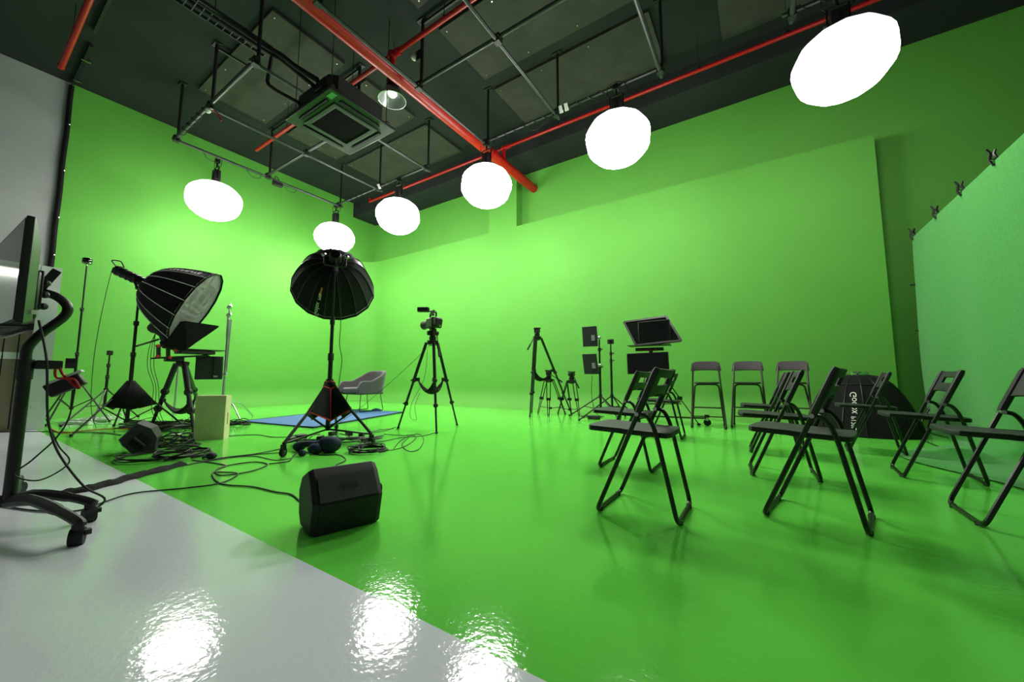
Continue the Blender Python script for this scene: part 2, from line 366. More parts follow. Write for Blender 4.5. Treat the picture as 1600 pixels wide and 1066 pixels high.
# wires wound along the pipes, with sockets
def wind(p0, p1, turns, amp, r=.006):
    p0, p1 = Vector(p0), Vector(p1); d = (p1-p0); t, b, a = frame(d); n = turns*7
    return [p0+d*(i/n)+(t*math.cos(i/7*2*math.pi)+b*math.sin(i/7*2*math.pi))*(amp*(.85+.3*random.random())) for i in range(n+1)]
gw = thing('grid_wiring', 'thin black wires wound around the back pipe of the lighting grid', 'wiring', (gx[0], gy[2], ZT))
for x0, x1, t in ((gx[0]+.2, gx[1]+.5, 9), (gx[3]+.1, gx[4]+1.1, 12), (gx[6], gx[6]+.7, 4)):
    MB().tube(wind((x0, gy[2], ZT+.05), (x1, gy[2], ZT+.05), t, .036), .007, 5).build('wire', 'cable_black', gw)
for x in (gx[1]+.06, gx[4]+.1, gx[4]+.2):
    MB().cyl((x, gy[2]+.01, ZT+.0), (x, gy[2]-.05, ZT+.09), .035, .03, n=10).build('socket', 'socket_white', gw)
MB().tube(spline([(gx[4]-.6, gy[2], ZT+.03), (gx[4]-.4, gy[2], ZT-.12), (gx[4]-.15, gy[2], ZT-.02)]), .005, 5).build('wire', 'cable_black', gw)
gw2 = thing('grid_wiring', 'wires with white plug and red lead on the left end of the lighting grid', 'wiring', (gx[0], gy[0], ZT))
MB().tube(wind((gx[0]+.1, gy[0], ZT+.05), (gx[1]-.1, gy[0], ZT+.05), 6, .05), .007, 5).build('wire', 'cable_black', gw2)
for k in range(3):
    y = gy[0]+.4+.75*k; MB().tube(spline([(gx[0], y, ZT), (gx[0], y+.1, ZT-.12), (gx[0], y+.25, ZT-.11), (gx[0], y+.3, ZT)]), .006, 5).build('wire', 'cable_black', gw2)
MB().ball((gx[1], gy[0]-.02, ZT-.07), (.05, .04, .04), 8).build('plug', 'socket_white', gw2)
MB().tube(spline([(gx[1], gy[0], ZT-.06), (gx[1]+.12, gy[0]+.06, ZT-.1), (gx[1]+.2, gy[0]+.1, ZT-.25)]), .011, 6).build('lead', 'cable_red', gw2)
bx = thing('power_box', 'small black junction box strapped under the left grid pipe', 'power box', (gx[0], gy[1]+.18, ZT-.03))
MB().box((gx[0]+.01, gy[1]+.2, ZT-.075), (.09, .2, .1)).build('housing', 'black_plastic', bx, bevel=.01)
MB().tube(spline([(gx[0], gy[1]+.12, ZT-.03), (gx[0], gy[1]+.17, ZT+.1), (gx[0], gy[1]+.26, ZT-.02)]), .008, 6).build('strap', 'cable_black', bx)

# ------------------------------------------------------------------ red fire pipes
XRP, ZRP = -4.47, 5.33
rp = thing('fire_pipe', 'thick red fire main running under the ceiling into the back wall', 'pipe', (XRP, YB, ZRP))
MB().cyl((XRP, .2, ZRP), (XRP, 6.05, ZRP), .1, n=24).build('main', 'red_paint', rp)
MB().cyl((XRP, 6.1, ZRP), (XRP, YB-.005, ZRP), .1, n=24).build('main', 'red_paint', rp)
MB().cyl((XRP, 6.0, ZRP), (XRP, 6.16, ZRP), .115, n=24).build('coupling', 'red_paint', rp)
Y2, Z2 = 3.48, 5.6
Y3, Z3 = 6.36, 5.6
rb = thing('sprinkler_pipe', 'red sprinkler branch crossing above the air conditioner, with riser elbow', 'pipe', (XRP, Y2, Z2))
MB().cyl((-8.9, Y2, Z2), (-2.2, Y2, Z2), .034, n=12).build('branch', 'red_paint', rb)
MB().cyl((XRP, Y2, ZRP+.08), (XRP, Y2, Z2+.02), .045, n=12).build('riser', 'red_paint', rb)
MB().ball((XRP, Y2, Z2), .075, 12).cyl((XRP, Y2, Z2), (XRP+.16, Y2, Z2), .052, n=12).build('elbow', 'red_paint', rb)
for x in (-7.6, -3.4, -2.6): MB().cyl((x, Y2, Z2), (x, Y2, ZC), .005, n=6).cyl((x, Y2, Z2+.02), (x, Y2, Z2+.06), .02, n=8).build('hanger', 'hanger_black', rb)
rs = thing('sprinkler_pipe', 'long thin red sprinkler pipe running in front of the ceiling beam', 'pipe', (XRP, Y3, Z3))
MB().cyl((-8.92, Y3, Z3), (3.4, Y3, Z3), .03, n=12).cyl((-8.92, Y3, Z3-.02), (-8.92, Y3, Z3+.09), .032, n=10).build('pipe', 'red_paint', rs)
MB().cyl((XRP+.08, Y3, ZRP+.06), (XRP+.08, Y3, Z3), .04, n=10).ball((XRP+.08, Y3, Z3), .055, 10).cyl((XRP+.08, Y3, Z3), (XRP+.25, Y3, Z3), .042, n=10).build('tee', 'red_paint', rs)
for x in (-6.6, -3.1, -.6, .55, 1.1, 2.4): MB().cyl((x, Y3, Z3), (x, Y3, ZC), .004, n=6).cyl((x, Y3, Z3+.01), (x, Y3, Z3+.06), .018, n=8).build('hanger', 'hanger_black', rs)
rl = thing('sprinkler_pipe', 'short red sprinkler pipe above the grey wall at far left', 'pipe', (-9, .75, 5.6))
MB().cyl((-9.03, .75, 5.6), (-6.2, .75, 5.6), .036, n=12).cyl((-9.03, .75, 5.58), (-9.03, .75, 5.64), .042, n=12).build('pipe', 'red_paint', rl)
for x in (-8.2, -6.8): MB().cyl((x, .75, 5.6), (x, .75, ZC), .005, n=6).build('hanger', 'hanger_black', rl)
# black curtain rail on the ceiling above the grey/green border
cr = thing('curtain_rail', 'black curtain rail fixed to the ceiling beside the short red pipe', 'rail', (-10, 1.03, ZC))
MB().bar((-10.5, 1.03, ZC-.04), (-9.0, 1.03, ZC-.04), .04, .05).build('rail', 'hanger_black', cr)
MB().bar((-8.6, 1.0, ZC-.04), (-6.6, 1.0, ZC-.04), .04, .05).build('rail', 'hanger_black', cr)
for x in (-10.3, -9.5): MB().box((x, 1.05, ZC-.05), (.04, .12, .04)).build('bracket', 'chrome', cr)

# ------------------------------------------------------------------ cable tray, air conditioner, pendant
ct = thing('cable_tray', 'dark wire mesh cable tray under the ceiling carrying pipes to the air conditioner', 'cable tray', (-6, 2, 5.6))
x0, x1 = -6.12, -5.86
for x in (x0, x1): MB().bar((x, -.6, 5.6), (x, 2.42, 5.6), .012, .05).build('side_rail', 'tray', ct)
mb = MB()
for i in range(34): mb.bar((x0, -.5+i*.088, 5.585), (x1, -.5+i*.088, 5.585), .012, .012)
mb.build('rungs', 'tray', ct)['kind'] = 'stuff'
for y in (.3, 1.7): MB().cyl((x1, y, 5.6), (x1, y, ZC), .006, n=6).build('hanger', 'hanger_black', ct)
KA = (4.4-CAM_H)/(5.2-CAM_H); ax0, ax1, ay0, ay1, az = -6.78*KA, -5.40*KA, 3.06*KA, 4.325*KA, 4.4
acx, acy = (ax0+ax1)/2, (ay0+ay1)/2
ac = thing('air_conditioner', 'black ceiling cassette air conditioner hung on thin rods beside the red fire main', 'air conditioner', (acx, acy, az))
sx, sy = (ax1-ax0), (ay1-ay0)
cc = .1
poly = [(-.5+cc, -.5), (.5-cc, -.5), (.5, -.5+cc), (.5, .5-cc), (.5-cc, .5), (-.5+cc, .5), (-.5, .5-cc), (-.5, -.5+cc)]
MB().prism([(p[0]*sx*.82, p[1]*sy*.84) for p in poly], (acx, acy, az+.05), (1, 0, 0), (0, 1, 0), (0, 0, 1), .29).build('body', 'ac_dark', ac, smooth=0)
def ring(ox, oy, ix, iy, z0, z1):
    m = MB(); P = []
    for z in (z0, z1):
        for hx, hy in ((ox, oy), (ix, iy)):
            for a, b in ((-1, -1), (1, -1), (1, 1), (-1, 1)): P.append((acx+a*hx/2, acy+b*hy/2, z))
    F = []
    for k in range(4):
        l = (k+1) % 4; F += [(k, 4+k, 4+l, l), (8+k, 8+l, 12+l, 12+k), (k, l, 8+l, 8+k), (4+k, 12+k, 12+l, 4+l)]
    return m.add(P, F)
ring(sx, sy, sx*.62, sy*.62, az, az+.05).build('fascia', 'ac_frame', ac, bevel=.01)
ring(sx*.66, sy*.66, sx*.54, sy*.54, az-.02, az+.02).build('inner_frame', 'ac_frame', ac, bevel=.006)
for k in range(4):
    if k % 2 == 0: s = -1 if k == 0 else 1; c = (acx, acy+s*sy*.4, az-.006); z = (sx*.6, .055, .012)
    else: s = -1 if k == 1 else 1; c = (acx+s*sx*.4, acy, az-.006); z = (.055, sy*.6, .012)
    MB().box(c, z, Matrix.Rotation(.25, 3, 'X' if k % 2 == 0 else 'Y')).build('louver', 'ac_slat', ac, bevel=.004)
mb = MB()
for i in range(30): x = acx-sx*.26+sx*.52*i/29; mb.box((x, acy, az-.006), (.007, sy*.54, .014))
for i in range(22): y = acy-sy*.26+sy*.52*i/21; mb.box((acx, y, az-.008), (sx*.54, .005, .008))
mb.box((acx, acy, az+.03), (sx*.6, sy*.6, .01)); mb.build('grille', 'ac_slat', ac)['kind'] = 'stuff'
MB().box((ax1-.11, ay0+.09, az-.003), (.13, .075, .006)).build('badge', 'cloth_green', ac)
for a in (-1, 1):
    for b in (-1, 1): MB().cyl((acx+a*sx*.4, acy+b*sy*.42, az+.1), (acx+a*sx*.4, acy+b*sy*.42, ZC), .006, n=6).box((acx+a*sx*.41, acy+b*sy*.42, az+.12), (.07, .05, .03)).build('hanger_rod', 'hanger_black', ac)
pa = (acx+.05, ay0+.08, az+.2)
MB().tube(spline([(-5.93, .2, 5.62), (-5.93, 1.4, 5.62), atz(411, 69, 5.5), atz(439, 86, 5.3), atz(462, 104, 4.98), atz(496, 125, 4.74)]), .035, 8).build('refrigerant_pipe', 'foam_pipe', ac)
MB().tube(spline([(-6.03, .2, 5.62), (-6.03, 1.4, 5.62), atz(411, 76, 5.5), atz(442, 95, 5.25), atz(466, 115, 4.92), atz(490, 134, 4.68)]), .03, 8).build('refrigerant_pipe', 'foam_pipe', ac)
MB().tube(bend([atz(427, 84, 5.42), atz(424, 92, 5.38), atz(417, 131, 4.95), atz(432, 142, 4.8), atz(467, 161, 4.56)], .08), .026, 8).build('drain_pipe', 'foam_pipe', ac)
MB().box((ax1-.28, ay0+.07, az+.2), (.24, .1, .12)).box((ax1-.2, ay0+.05, az+.12), (.1, .06, .1)).build('valve_box', 'black_metal', ac, bevel=.01)
PX, PY, PZ = -4.82, 3.78, 5.22
pl = thing('pendant_lamp', 'unlit aluminium high bay pendant lamp with a glow added to its bulb, between the air conditioner and fire main', 'lamp', (PX, PY, PZ))
MB().lathe([(.075, .2), (.13, .16), (.19, .05), (.215, 0), (.222, -.01), (.213, -.012), (.18, .045), (.12, .15), (.06, .19)], (PX, PY, PZ), n=28).build('reflector', 'alu', pl)
MB().lathe([(.09, .19), (.1, .24), (.1, .33), (.06, .36), (0, .36)], (PX, PY, PZ), n=20).build('housing', 'black_metal', pl)
MB().lathe([(0, .05), (.05, .06), (.075, .1), (.06, .17), (0, .18)], (PX, PY, PZ), n=16).build('bulb', 'high_bay_glow', pl)
MB().cyl((PX, PY, PZ+.35), (PX, PY, ZC), .006, n=6).build('suspension', 'hanger_black', pl)
sn = thing('motion_sensor', 'small white sensor on a black bracket beside a drop rod', 'sensor', (gx[3]-.05, gy[1]+.05, 5.7))
MB().ball((gx[3]-.12, gy[1], 5.66), .05, 10).build('dome', 'socket_white', sn)
MB().box((gx[3]-.04, gy[1]+.02, 5.66), (.1, .04, .16)).build('bracket', 'hanger_black', sn)

# ------------------------------------------------------------------ lantern lights
def lantern(x, y, z, label, lm='lantern'):
    t = thing('lantern_light', label, 'lantern light', (x, y, ZT), 'round white lantern lights hung from the grid')
    m = MB(); n = 48; rows = 14; P = []; F = []
    for i in range(rows+1):
        th = math.pi*i/rows
        for k in range(n):
            ph = 2*math.pi*k/n; sc = 1-.035*abs(math.sin(ph*6))*math.sin(th)
            P.append((x+.475*sc*math.sin(th)*math.cos(ph), y+.475*sc*math.sin(th)*math.sin(ph), z+.4*math.cos(th)*(1-.12*(math.cos(th) > 0)*math.cos(th))))
    for i in range(rows):
        for k in range(n): l = (k+1) % n; F.append((i*n+k, (i+1)*n+k, (i+1)*n+l, i*n+l))
    m.add(P, F).build('diffuser', lm, t, smooth=60)
    MB().torus((x, y+.02, z-.402), (0, 0, 1), .06, .005).build('valve_ring', 'piping', t)
    MB().lathe([(0, .33), (.11, .335), (.11, .37), (.07, .38), (.07, .56), (0, .57)], (x, y, z), n=18).build('lamp_body', 'black_metal', t)
    MB().box((x, y, z+.5), (.16, .11, .26)).build('power_unit', 'black_plastic', t, bevel=.015)
    MB().tube(bend([(x-.1, y, z+.45), (x-.1, y, z+.7), (x+.1, y, z+.7), (x+.1, y, z+.45)], .03), .012, 6).build('yoke', 'black_metal', t)
    MB().cyl((x, y, z+.69), (x, y, ZT-.02), .016, n=8).box((x, y, ZT-.005), (.07, .08, .08)).cyl((x-.07, y, ZT), (x+.07, y, ZT), .011, n=6).build('hook_clamp', 'black_metal', t)
    MB().ball((x-.11, y, z+.5), .03, 8).build('knob', 'black_plastic', t)
    MB().tube(spline([(x+.08, y, z+.6), (x+.16, y+.02, z+.72), (x+.1, y+.02, ZT+.06), (x-.1, y, ZT+.08), (x-.14, y, ZT-.08), (x-.05, y, z+.62)]), .006, 5).build('power_lead', 'cable_black', t)
LZ = 4.27
for px, py, lb in ((335, 313, 'glowing white lantern light hung alone over the left side, nearest the left green wall'),
                   (523, 371, 'glowing white lantern light at the grid corner, just above the standing black softbox'),
                   (622, 337, 'glowing white lantern light second along the back pipe, right of the one behind the softbox'),
                   (760, 290, 'glowing white lantern light hung beside the end of the thick red fire main'),
                   (965, 217, 'glowing white lantern light above the tall monitors, second largest in view'),
                   (1316, 97, 'largest glowing white lantern light at upper right, above the floor softbox')):
    p = atz(px, py, LZ); lantern(p.x, p.y, LZ, lb, {335: 'lantern_dimmed', 965: 'lantern_dimmed', 1316: 'lantern_low'}.get(px, 'lantern'))
sl = thing('strip_light', 'bright strip light over the brown door in the pale partition', 'strip light', (XPT, -.2, 2.1))
MB().box((XPT+.03, -.25, 2.12), (.05, 1.3, .06)).build('tube', 'tube_lamp', sl, bevel=.01)
MB().box((XPT+.01, -.25, 2.16), (.05, 1.36, .03)).build('housing', 'socket_white', sl)

# ------------------------------------------------------------------ folding chairs
def chair_proto():
    t = thing('folding_chair', '', 'chair'); dn = V(.1975, 0, .012); tp = V(-.1325, 0, .752); d = tp-dn
    def on(f, y): p = dn+d*f; return V(p.x, y, p.z)
    yw = .205
    MB().tube(bend([on(1, -yw), on(0, -yw), on(0, yw), on(1, yw)], .045, 6), .0115, 8).build('front_frame', 'chair_tube', t)
    yr = .186; rear = []
    for s_ in (-1, 1):
        q = [V(-.03, s_*yr, .525), V(-.07, s_*yr, .515), V(-.1, s_*yr, .465), V(-.121, s_*yr, .39), V(-.1975, s_*yr, .012)]
        rear.append(q)
    pts = spline(rear[0][:4], 4)+bend([rear[0][3], rear[0][4], rear[1][4], rear[1][3]], .045, 6)[1:-1]+spline(rear[1][:4][::-1], 4)
    MB().tube(pts, .0115, 8).build('rear_frame', 'chair_tube', t)
    for s_ in (-1, 1):
        MB().cyl((-.03, s_*.165, .525), (-.03, s_*.225, .525), .011, n=8).build('pivot_bolt', 'chrome', t)
        MB().cyl((.1975, s_*.15, .0), (.1975, s_*.15, .02), .014, n=8).build('rubber_foot', 'black_rubber', t)
        MB().cyl((-.1975, s_*.14, .0), (-.1975, s_*.14, .02), .014, n=8).build('rubber_foot', 'black_rubber', t)
    # seat slab, rounded corners, slightly dished
    def seat(u, v):
        x = .265-.44*u; hw = .178-.012*u; k = 2*v-1
        e = abs(k)**6*.03 if u < .5 else abs(k)**6*.02
        x2 = x-e if u < .5 else x+e
        return V(x2, hw*k, .436-.016*u-.006*math.cos(k*1.5)*math.sin(math.pi*u))
    MB().grid(seat, 10, 10).build('seat', 'chair_plastic', t, solid=.026, bevel=.006, smooth=50)
    # pressed back panel with a slot
    n = d.normalized()
    def back(u, v):
        k = 2*u-1; f = .80+.205*v
        if v < .01: f += .02*(1-abs(k)**4)
        p = dn+d*f; r = .013*(1-k*k)
        return V(p.x-r*n.z*1.6, k*.213, p.z+r*n.x)
    MB().grid(back, 16, 11, skip=lambda i, j: 3 <= i <= 12 and 5 <= j <= 7).build('backrest', 'chair_plastic', t, solid=.014, bevel=.004, smooth=50)
    for s_ in (-1, 1): MB().tube([on(.69, s_*yw), on(.72, s_*yw), on(.98, s_*yw), on(1.008, s_*yw)], [.013, .0175, .0175, .012], 10).build('back_sleeve', 'chair_plastic', t)
    return t
ch0 = chair_proto(); G = 'black folding chairs set out on the green floor'
def mid(*p): s_ = Vector((0, 0, 0))
def seat_at(front_px, rear_px):
    f = (atz(*front_px[0])+atz(*front_px[1]))/2; r = (atz(*rear_px[0])+atz(*rear_px[1]))/2
    c = (f+r)/2; return c, math.atan2((f-r).y, (f-r).x)
chairs = [
 ((-.5725, 2.19), math.pi, 'black folding chair standing nearest the camera in the left row, in front of two others'),
 ((-.93, 3.17), math.pi, 'black folding chair second in the left row, between the front one and the farthest'),
 ((-1.02, 4.92), math.pi+.05, 'farthest black folding chair of the left row, right below the low monitor'),
 ((.2, 2.565), math.pi-.2, 'black folding chair in the front middle, before the softbox lying on the floor'),
 ((.085, 3.52), math.pi+.06, 'black folding chair second in the middle row, overlapping the right bar stool'),
 ((.06, 4.52), math.pi+.03, 'black folding chair farthest in the middle row, before the middle bar stool'),
 ((.86, 5.05), math.pi-.08, 'black folding chair directly in front of the softbox on the floor, dark against it'),
 ((1.0, 4.02), math.pi-.05, 'black folding chair beside the green cloth, with its backrest slot showing green'),
 ((1.03, 2.98), math.pi, 'black folding chair cut off by the right edge of the picture'),
]
for i, (c, a, lb) in enumerate(chairs):
    if i == 0: ch0.location = (*c, 0); ch0.rotation_euler = (0, 0, a); ch0['label'] = lb; ch0['group'] = G
    else: dup(ch0, (*c, 0), a, lb, G)

# ------------------------------------------------------------------ bar stools
def stool_proto():
    t = thing('bar_stool', '', 'bar stool'); tb = V(-.2, 0, .95); ft = V(.2, 0, .012); d = ft-tb; yw = .19
    def on(f, y, fl): p = tb+d*f; return V(p.x, y+math.copysign(fl*f, y), p.z)
    for s_ in (-1, 1): MB().tube([on(.08, s_*.165, .05), on(1, s_*.165, .05)], .0125, 8).build('front_leg', 'stool_tube', t)
    MB().tube(bend([V(.0, 0, 0)+V(-.24, -.215, .012), V(.12, -.15, .61), V(.12, .15, .61), V(-.24, .215, .012)], .06, 6), .0125, 8).build('rear_frame', 'stool_tube', t)
    for x, z in ((.085, .28), ): MB().tube([V(x, -.2, z), V(x, .2, z)], .01, 8).build('footrest', 'stool_tube', t)
    MB().tube([V(-.17, -.195, .13), V(-.17, .195, .13)], .008, 8).build('rear_stretcher', 'stool_tube', t)
    def seat(u, v): k = 2*v-1; x = .17-.33*u; return V(x-(.03*abs(k)**5 if u < .5 else 0), k*.16, .632-.006*math.sin(math.pi*u))
    MB().grid(seat, 8, 8).build('seat', 'stool_back', t, solid=.022, bevel=.005)
    def back(u, v):
        k = 2*u-1; f = -.0+.155*(1-v); p = tb+d*(f); z = p.z-.03*abs(k)**6*v
        return V(p.x-.03*(1-k*k), k*(.205-.018*v*abs(k)**3), z-.012*(1-k*k)*(1-v)*-1)
    MB().grid(back, 14, 6).build('backrest', 'stool_back', t, solid=.014, bevel=.004, smooth=50)
    for s_ in (-1, 1):
        for x, y in ((.2, .21), (-.24, .215)): MB().cyl((x, s_*y, 0), (x, s_*y, .03), .017, n=8).build('foot_cap', 'black_rubber', t)
    return t
st0 = stool_proto(); G2 = 'folding bar stools along the back'
for i, (px, py, lb) in enumerate(((1107, 664.5, 'dark brown folding bar stool, left of the three, next to the monitors'), (1172, 665, 'dark brown folding bar stool in the middle of the three'), (1242, 665.5, 'dark brown folding bar stool, right of the three, half hidden by chairs'))):
    p = atz(px, py); p = V(p.x*(.965), p.y*.965, 0); a = -math.pi/2+[.12, -.02, -.15][i]
    if i == 0: st0.location = p; st0.rotation_euler = (0, 0, a); st0['label'] = lb; st0['group'] = G2
    else: dup(st0, p, a, lb, G2)

# ------------------------------------------------------------------ green cloth backdrop on its frame
CX, CZ = 1.86, 2.67
bk = thing('backdrop_stand', 'black pipe frame holding the green cloth backdrop at right', 'backdrop stand', (CX+.05, 7.4, 0))
MB().cyl((CX+.045, 7.5, CZ-.03), (CX+.045, 1.5, CZ-.03), .02, n=10).build('crossbar', 'black_metal', bk)
MB().cyl((CX+.06, 7.42, 0.3), (CX+.06, 7.42, CZ), .018, n=10).build('upright', 'black_metal', bk)
MB().cyl((CX+.06, 1.6, .3), (CX+.06, 1.6, CZ), .018, n=10).build('upright', 'black_metal', bk)
for dx, dy in ((-.3, -.25), (.4, 0), (-.1, .05)): MB().cyl((CX+.06, 7.42, .45), (CX+.06+dx*.9, 7.42+dy, .012), .012, n=8).build('leg', 'black_metal', bk)
for dx, dy in ((.3, -.35), (.4, .1), (.1, .4)): MB().cyl((CX+.06, 1.6, .45), (CX+.06+dx, 1.6+dy, .012), .012, n=8).build('leg', 'black_metal', bk)
def clothf(u, v):
    y = 7.47-5.9*u; z0 = CZ
    s_ = v*(CZ+.62)                         # length down the cloth
    wob = .018*math.sin(y*2.3)+.012*math.sin(y*5.1+1)
    sag = .03*math.sin(v*3.1)
    if u < .02: y += -.02-.05*math.sin(v*9)*(v)-.06*v*v
    lowz = CZ-.0
    fade = min(1, max(.25, (6.9-y)/1.6))
    if s_ < lowz-.18:
        k = s_/lowz; return V(CX-sag+wob*k*1.2, y, CZ-s_)
    q = s_-(lowz-.18); L = .28
    if q < L:
        a = q/L*math.pi/2; r = .18; return V(CX+wob*1.2-r*(1-math.cos(a))*fade, y, .016+r-r*math.sin(a))
    q -= L; q *= .08+.92*min(1, max(0, (6.6-y)/1.5)); amp = (.045+.035*math.sin(y*1.7))*max(0, 1-max(0, (v-.86)/.14)**2)
    return V(CX+wob*1.2-.18*fade-q*(1+.3*math.sin(y*2.9)), y+.03*math.sin(q*20), .010+amp*min(1, q*12)*max(0, math.sin(q*13+2*math.sin(y*3.1)))*(.6+.4*math.sin(y*6.3)))
clo = MB().grid(clothf, 130, 90).build('green_cloth', 'cloth_green', None, smooth=180)
tag(clo, 'large pale green cloth backdrop hanging at right and pooling on the floor', 'cloth')
def clip(p, dr, label, m2='black_plastic'):
    t = thing('spring_clamp', label, 'clamp', p, 'clamps holding the green cloth'); p = Vector(p); t_, b_, a_ = frame(dr, (0, 1, 0))
    for s_ in (-1, 1):
        MB().tube([p-a_*.06+V(s_*.01, 0, 0), p+V(s_*.026, 0, 0), p+a_*.07+V(s_*.014, .012*s_, 0), p+a_*.12+V(s_*.035, .02*s_, 0)], [.008, .012, .012, .009], 6).build('jaw', m2, t)
    MB().cyl(p+V(-.03, 0, 0), p+V(.03, 0, 0), .012, n=8).build('spring', 'chrome', t)
for y, lb in ((5.16, 'black spring clamp nearest the right edge on top of the green cloth'), (5.85, 'black spring clamp second from the right on top of the green cloth'), (6.55, 'black spring clamp third from the right on top of the green cloth'), (7.4, 'black spring clamp at the top corner of the green cloth')):
    clip((CX+.0, y, CZ+.01), (0, .25, 1), lb)
clip((CX, 7.47, 2.0), (0, 1, .15), 'black spring clamp on the upper side edge of the green cloth')
clip((CX, 7.43, 1.35), (0, 1, .1), 'black spring clamp on the lower side edge of the green cloth')

# ------------------------------------------------------------------ softboxes
def softbox(t, apex, axis, R, depth, n, r0, up_hint, power=.5, face='diffuser', mf='black_fabric', ribm='black_metal', flip=0, sh=0.0, alt=None, front=True):
    tt, bb, aa = frame(axis, up_hint); apex = Vector(apex)
    def pr(s_): return r0+(R-r0)*(s_**power)
    def pt(k, s_, off=0):
        an = 2*math.pi*(k+sh)/n; return apex+aa*(depth*s_)+(tt*math.cos(an)+bb*math.sin(an))*(pr(s_)+off)
    S = [0, .03, .08, .15, .25, .38, .52, .68, .84, 1]
    for k in range(n):
        m = MB()
        P = [pt(k+u, s_) for s_ in S for u in (0, .5, 1)]
        for j in range(len(S)):                # fabric is drawn flat between ribs
            P[3*j+1] = (P[3*j]+P[3*j+2])/2
        F = []
        for j in range(len(S)-1):
            for u in (0, 1): a = 3*j+u; F.append((a, a+1, a+4, a+3))
        m.add(P, F).build('panel', (alt or {}).get(k, mf), t, smooth=60)
        MB().tube([pt(k, s_, .004) for s_ in S], .005, 5).build('rib', ribm, t)
    MB().tube([pt(k, 1) for k in range(n)], .008, 6, closed=True).build('rim', mf, t)
    if front:
        c = apex+aa*(depth-.03); m = MB(); ring_ = [c+(pt(k, 1)-(apex+aa*depth))*.99 for k in range(n)]
        m.add([c]+ring_, [(0, 1+k, 1+(k+1) % n) for k in range(n)]).build('front_diffuser', 'diffuser_white', t, smooth=0)
    MB().lathe([(r0*.7, -.03), (r0*1.08, -.03), (r0*1.08, .03), (r0*.7, .03)], apex, aa, 20).build('speed_ring', 'black_metal', t)
    return pt, aa, tt, bb
# --- large gridded softbox on stand at left
def light_stand(base, legs, ztop, hub, r=.016, name='light_stand', label='', bottom=.1, legm='black_metal', secs=(.42, .72), foot=True, legr=.011):
    b = Vector(base); t = thing(name, label, 'light stand', (b.x, b.y, 0))
    MB().cyl((b.x, b.y, bottom), (b.x, b.y, hub+(ztop-hub)*secs[0]), r*1.15, n=10).build('lower_tube', 'black_metal', t)
    MB().cyl((b.x, b.y, hub+(ztop-hub)*secs[0]-.02), (b.x, b.y, hub+(ztop-hub)*secs[1]), r*.9, n=10).build('middle_tube', 'black_metal', t)
    MB().cyl((b.x, b.y, hub+(ztop-hub)*secs[1]-.02), (b.x, b.y, ztop), r*.7, n=10).build('upper_tube', 'black_metal', t)
    for f in secs:
        z = hub+(ztop-hub)*f; MB().cyl((b.x, b.y, z-.035), (b.x, b.y, z+.025), r*1.5, n=10).cyl((b.x, b.y, z), (b.x+.05, b.y-.02, z), .008, n=6).ball((b.x+.055, b.y-.022, z), .014, 8).build('locking_collar', 'black_plastic', t)
    MB().cyl((b.x, b.y, hub-.03), (b.x, b.y, hub+.03), r*1.8, n=10).build('leg_collar', 'black_plastic', t)
    MB().cyl((b.x, b.y, bottom), (b.x, b.y, bottom+.05), r*1.7, n=10).build('lower_collar', 'black_plastic', t)
    for q in legs:
        q = Vector(q); d = (q-V(b.x, b.y, 0)).normalized(); q.z = legr+.004
        l = MB().cyl(V(b.x, b.y, hub)+d*.02, q, legr, n=8).build('leg', legm, t)
        if foot: MB().cyl(q-V(0, 0, .012), q+V(0, 0, .02), legr*1.5, n=8).build('rubber_foot', 'black_rubber', l)
        m_ = (V(b.x, b.y, hub)+q)/2; MB().cyl(V(b.x, b.y, bottom+.03)+d*.02, m_, legr*.7, n=6).build('brace', legm, t)
    return t
P1 = V(-7.256, 1.517, 0)
def dirs(P, r, a0): return [P+V(r*math.cos(a0+2*math.pi*k/3), r*math.sin(a0+2*math.pi*k/3), 0) for k in range(3)]
light_stand(P1, dirs(P1, .62, 1.05), 1.98, .62, .02, label='black light stand carrying the large gridded softbox, with a black bag on its legs', secs=(.3, .62))
sk = MB(); sk.add([P1+V(.035*math.cos(a), .035*math.sin(a), .66) for a in (1.05, 2.1, 3.14, 4.19, 5.24, 6.28)]+[P1+V(.29*math.cos(a)*f, .29*math.sin(a)*f, z) for a, f, z in ((1.05, 1, .34), (2.1, .55, .28), (3.14, 1, .34), (4.19, .55, .28), (5.24, 1, .34), (6.28, .55, .28))],
       [(i, (i+1) % 6, 6+(i+1) % 6, 6+i) for i in range(6)])
so = sk.build('weight_bag', 'black_fabric', None, solid=.02, smooth=50); tag(so, 'black weight bag wrapped over the legs of the gridded softbox stand', 'weight bag')
fx = V(P1.x, P1.y, 2.06); az_, el_ = 1.0355, -.4595
ax = V(math.cos(el_)*math.cos(az_), math.cos(el_)*math.sin(az_), math.sin(el_)); Rn, Dn = .577, .734
t = thing('studio_light', 'black studio lamp head tilted down into the large gridded softbox', 'studio light', (fx.x, fx.y, 1.98))
MB().cyl(fx-ax*.3, fx+ax*.12, .062, .066, n=18).build('lamp_body', 'black_metal', t)
for k in range(6):
    a = fx-ax*(.27-.06*k); MB().cyl(a, a+ax*.02, .072, n=18).build('cooling_fin', 'black_metal', t)
MB().tube(bend([fx+frame(ax)[0]*.09-ax*.05, V(fx.x, fx.y, 1.95)+frame(ax)[0]*.09, V(fx.x, fx.y, 1.95)-frame(ax)[0]*.09, fx-frame(ax)[0]*.09-ax*.05], .03), .014, 6).build('yoke', 'black_metal', t)
MB().tube(bend([fx-ax*.3+V(0, 0, .05), fx-ax*.36+V(0, 0, .1), fx-ax*.24+V(0, 0, .15), fx-ax*.2+V(0, 0, .08)], .03), .008, 6).build('handle', 'black_metal', t)
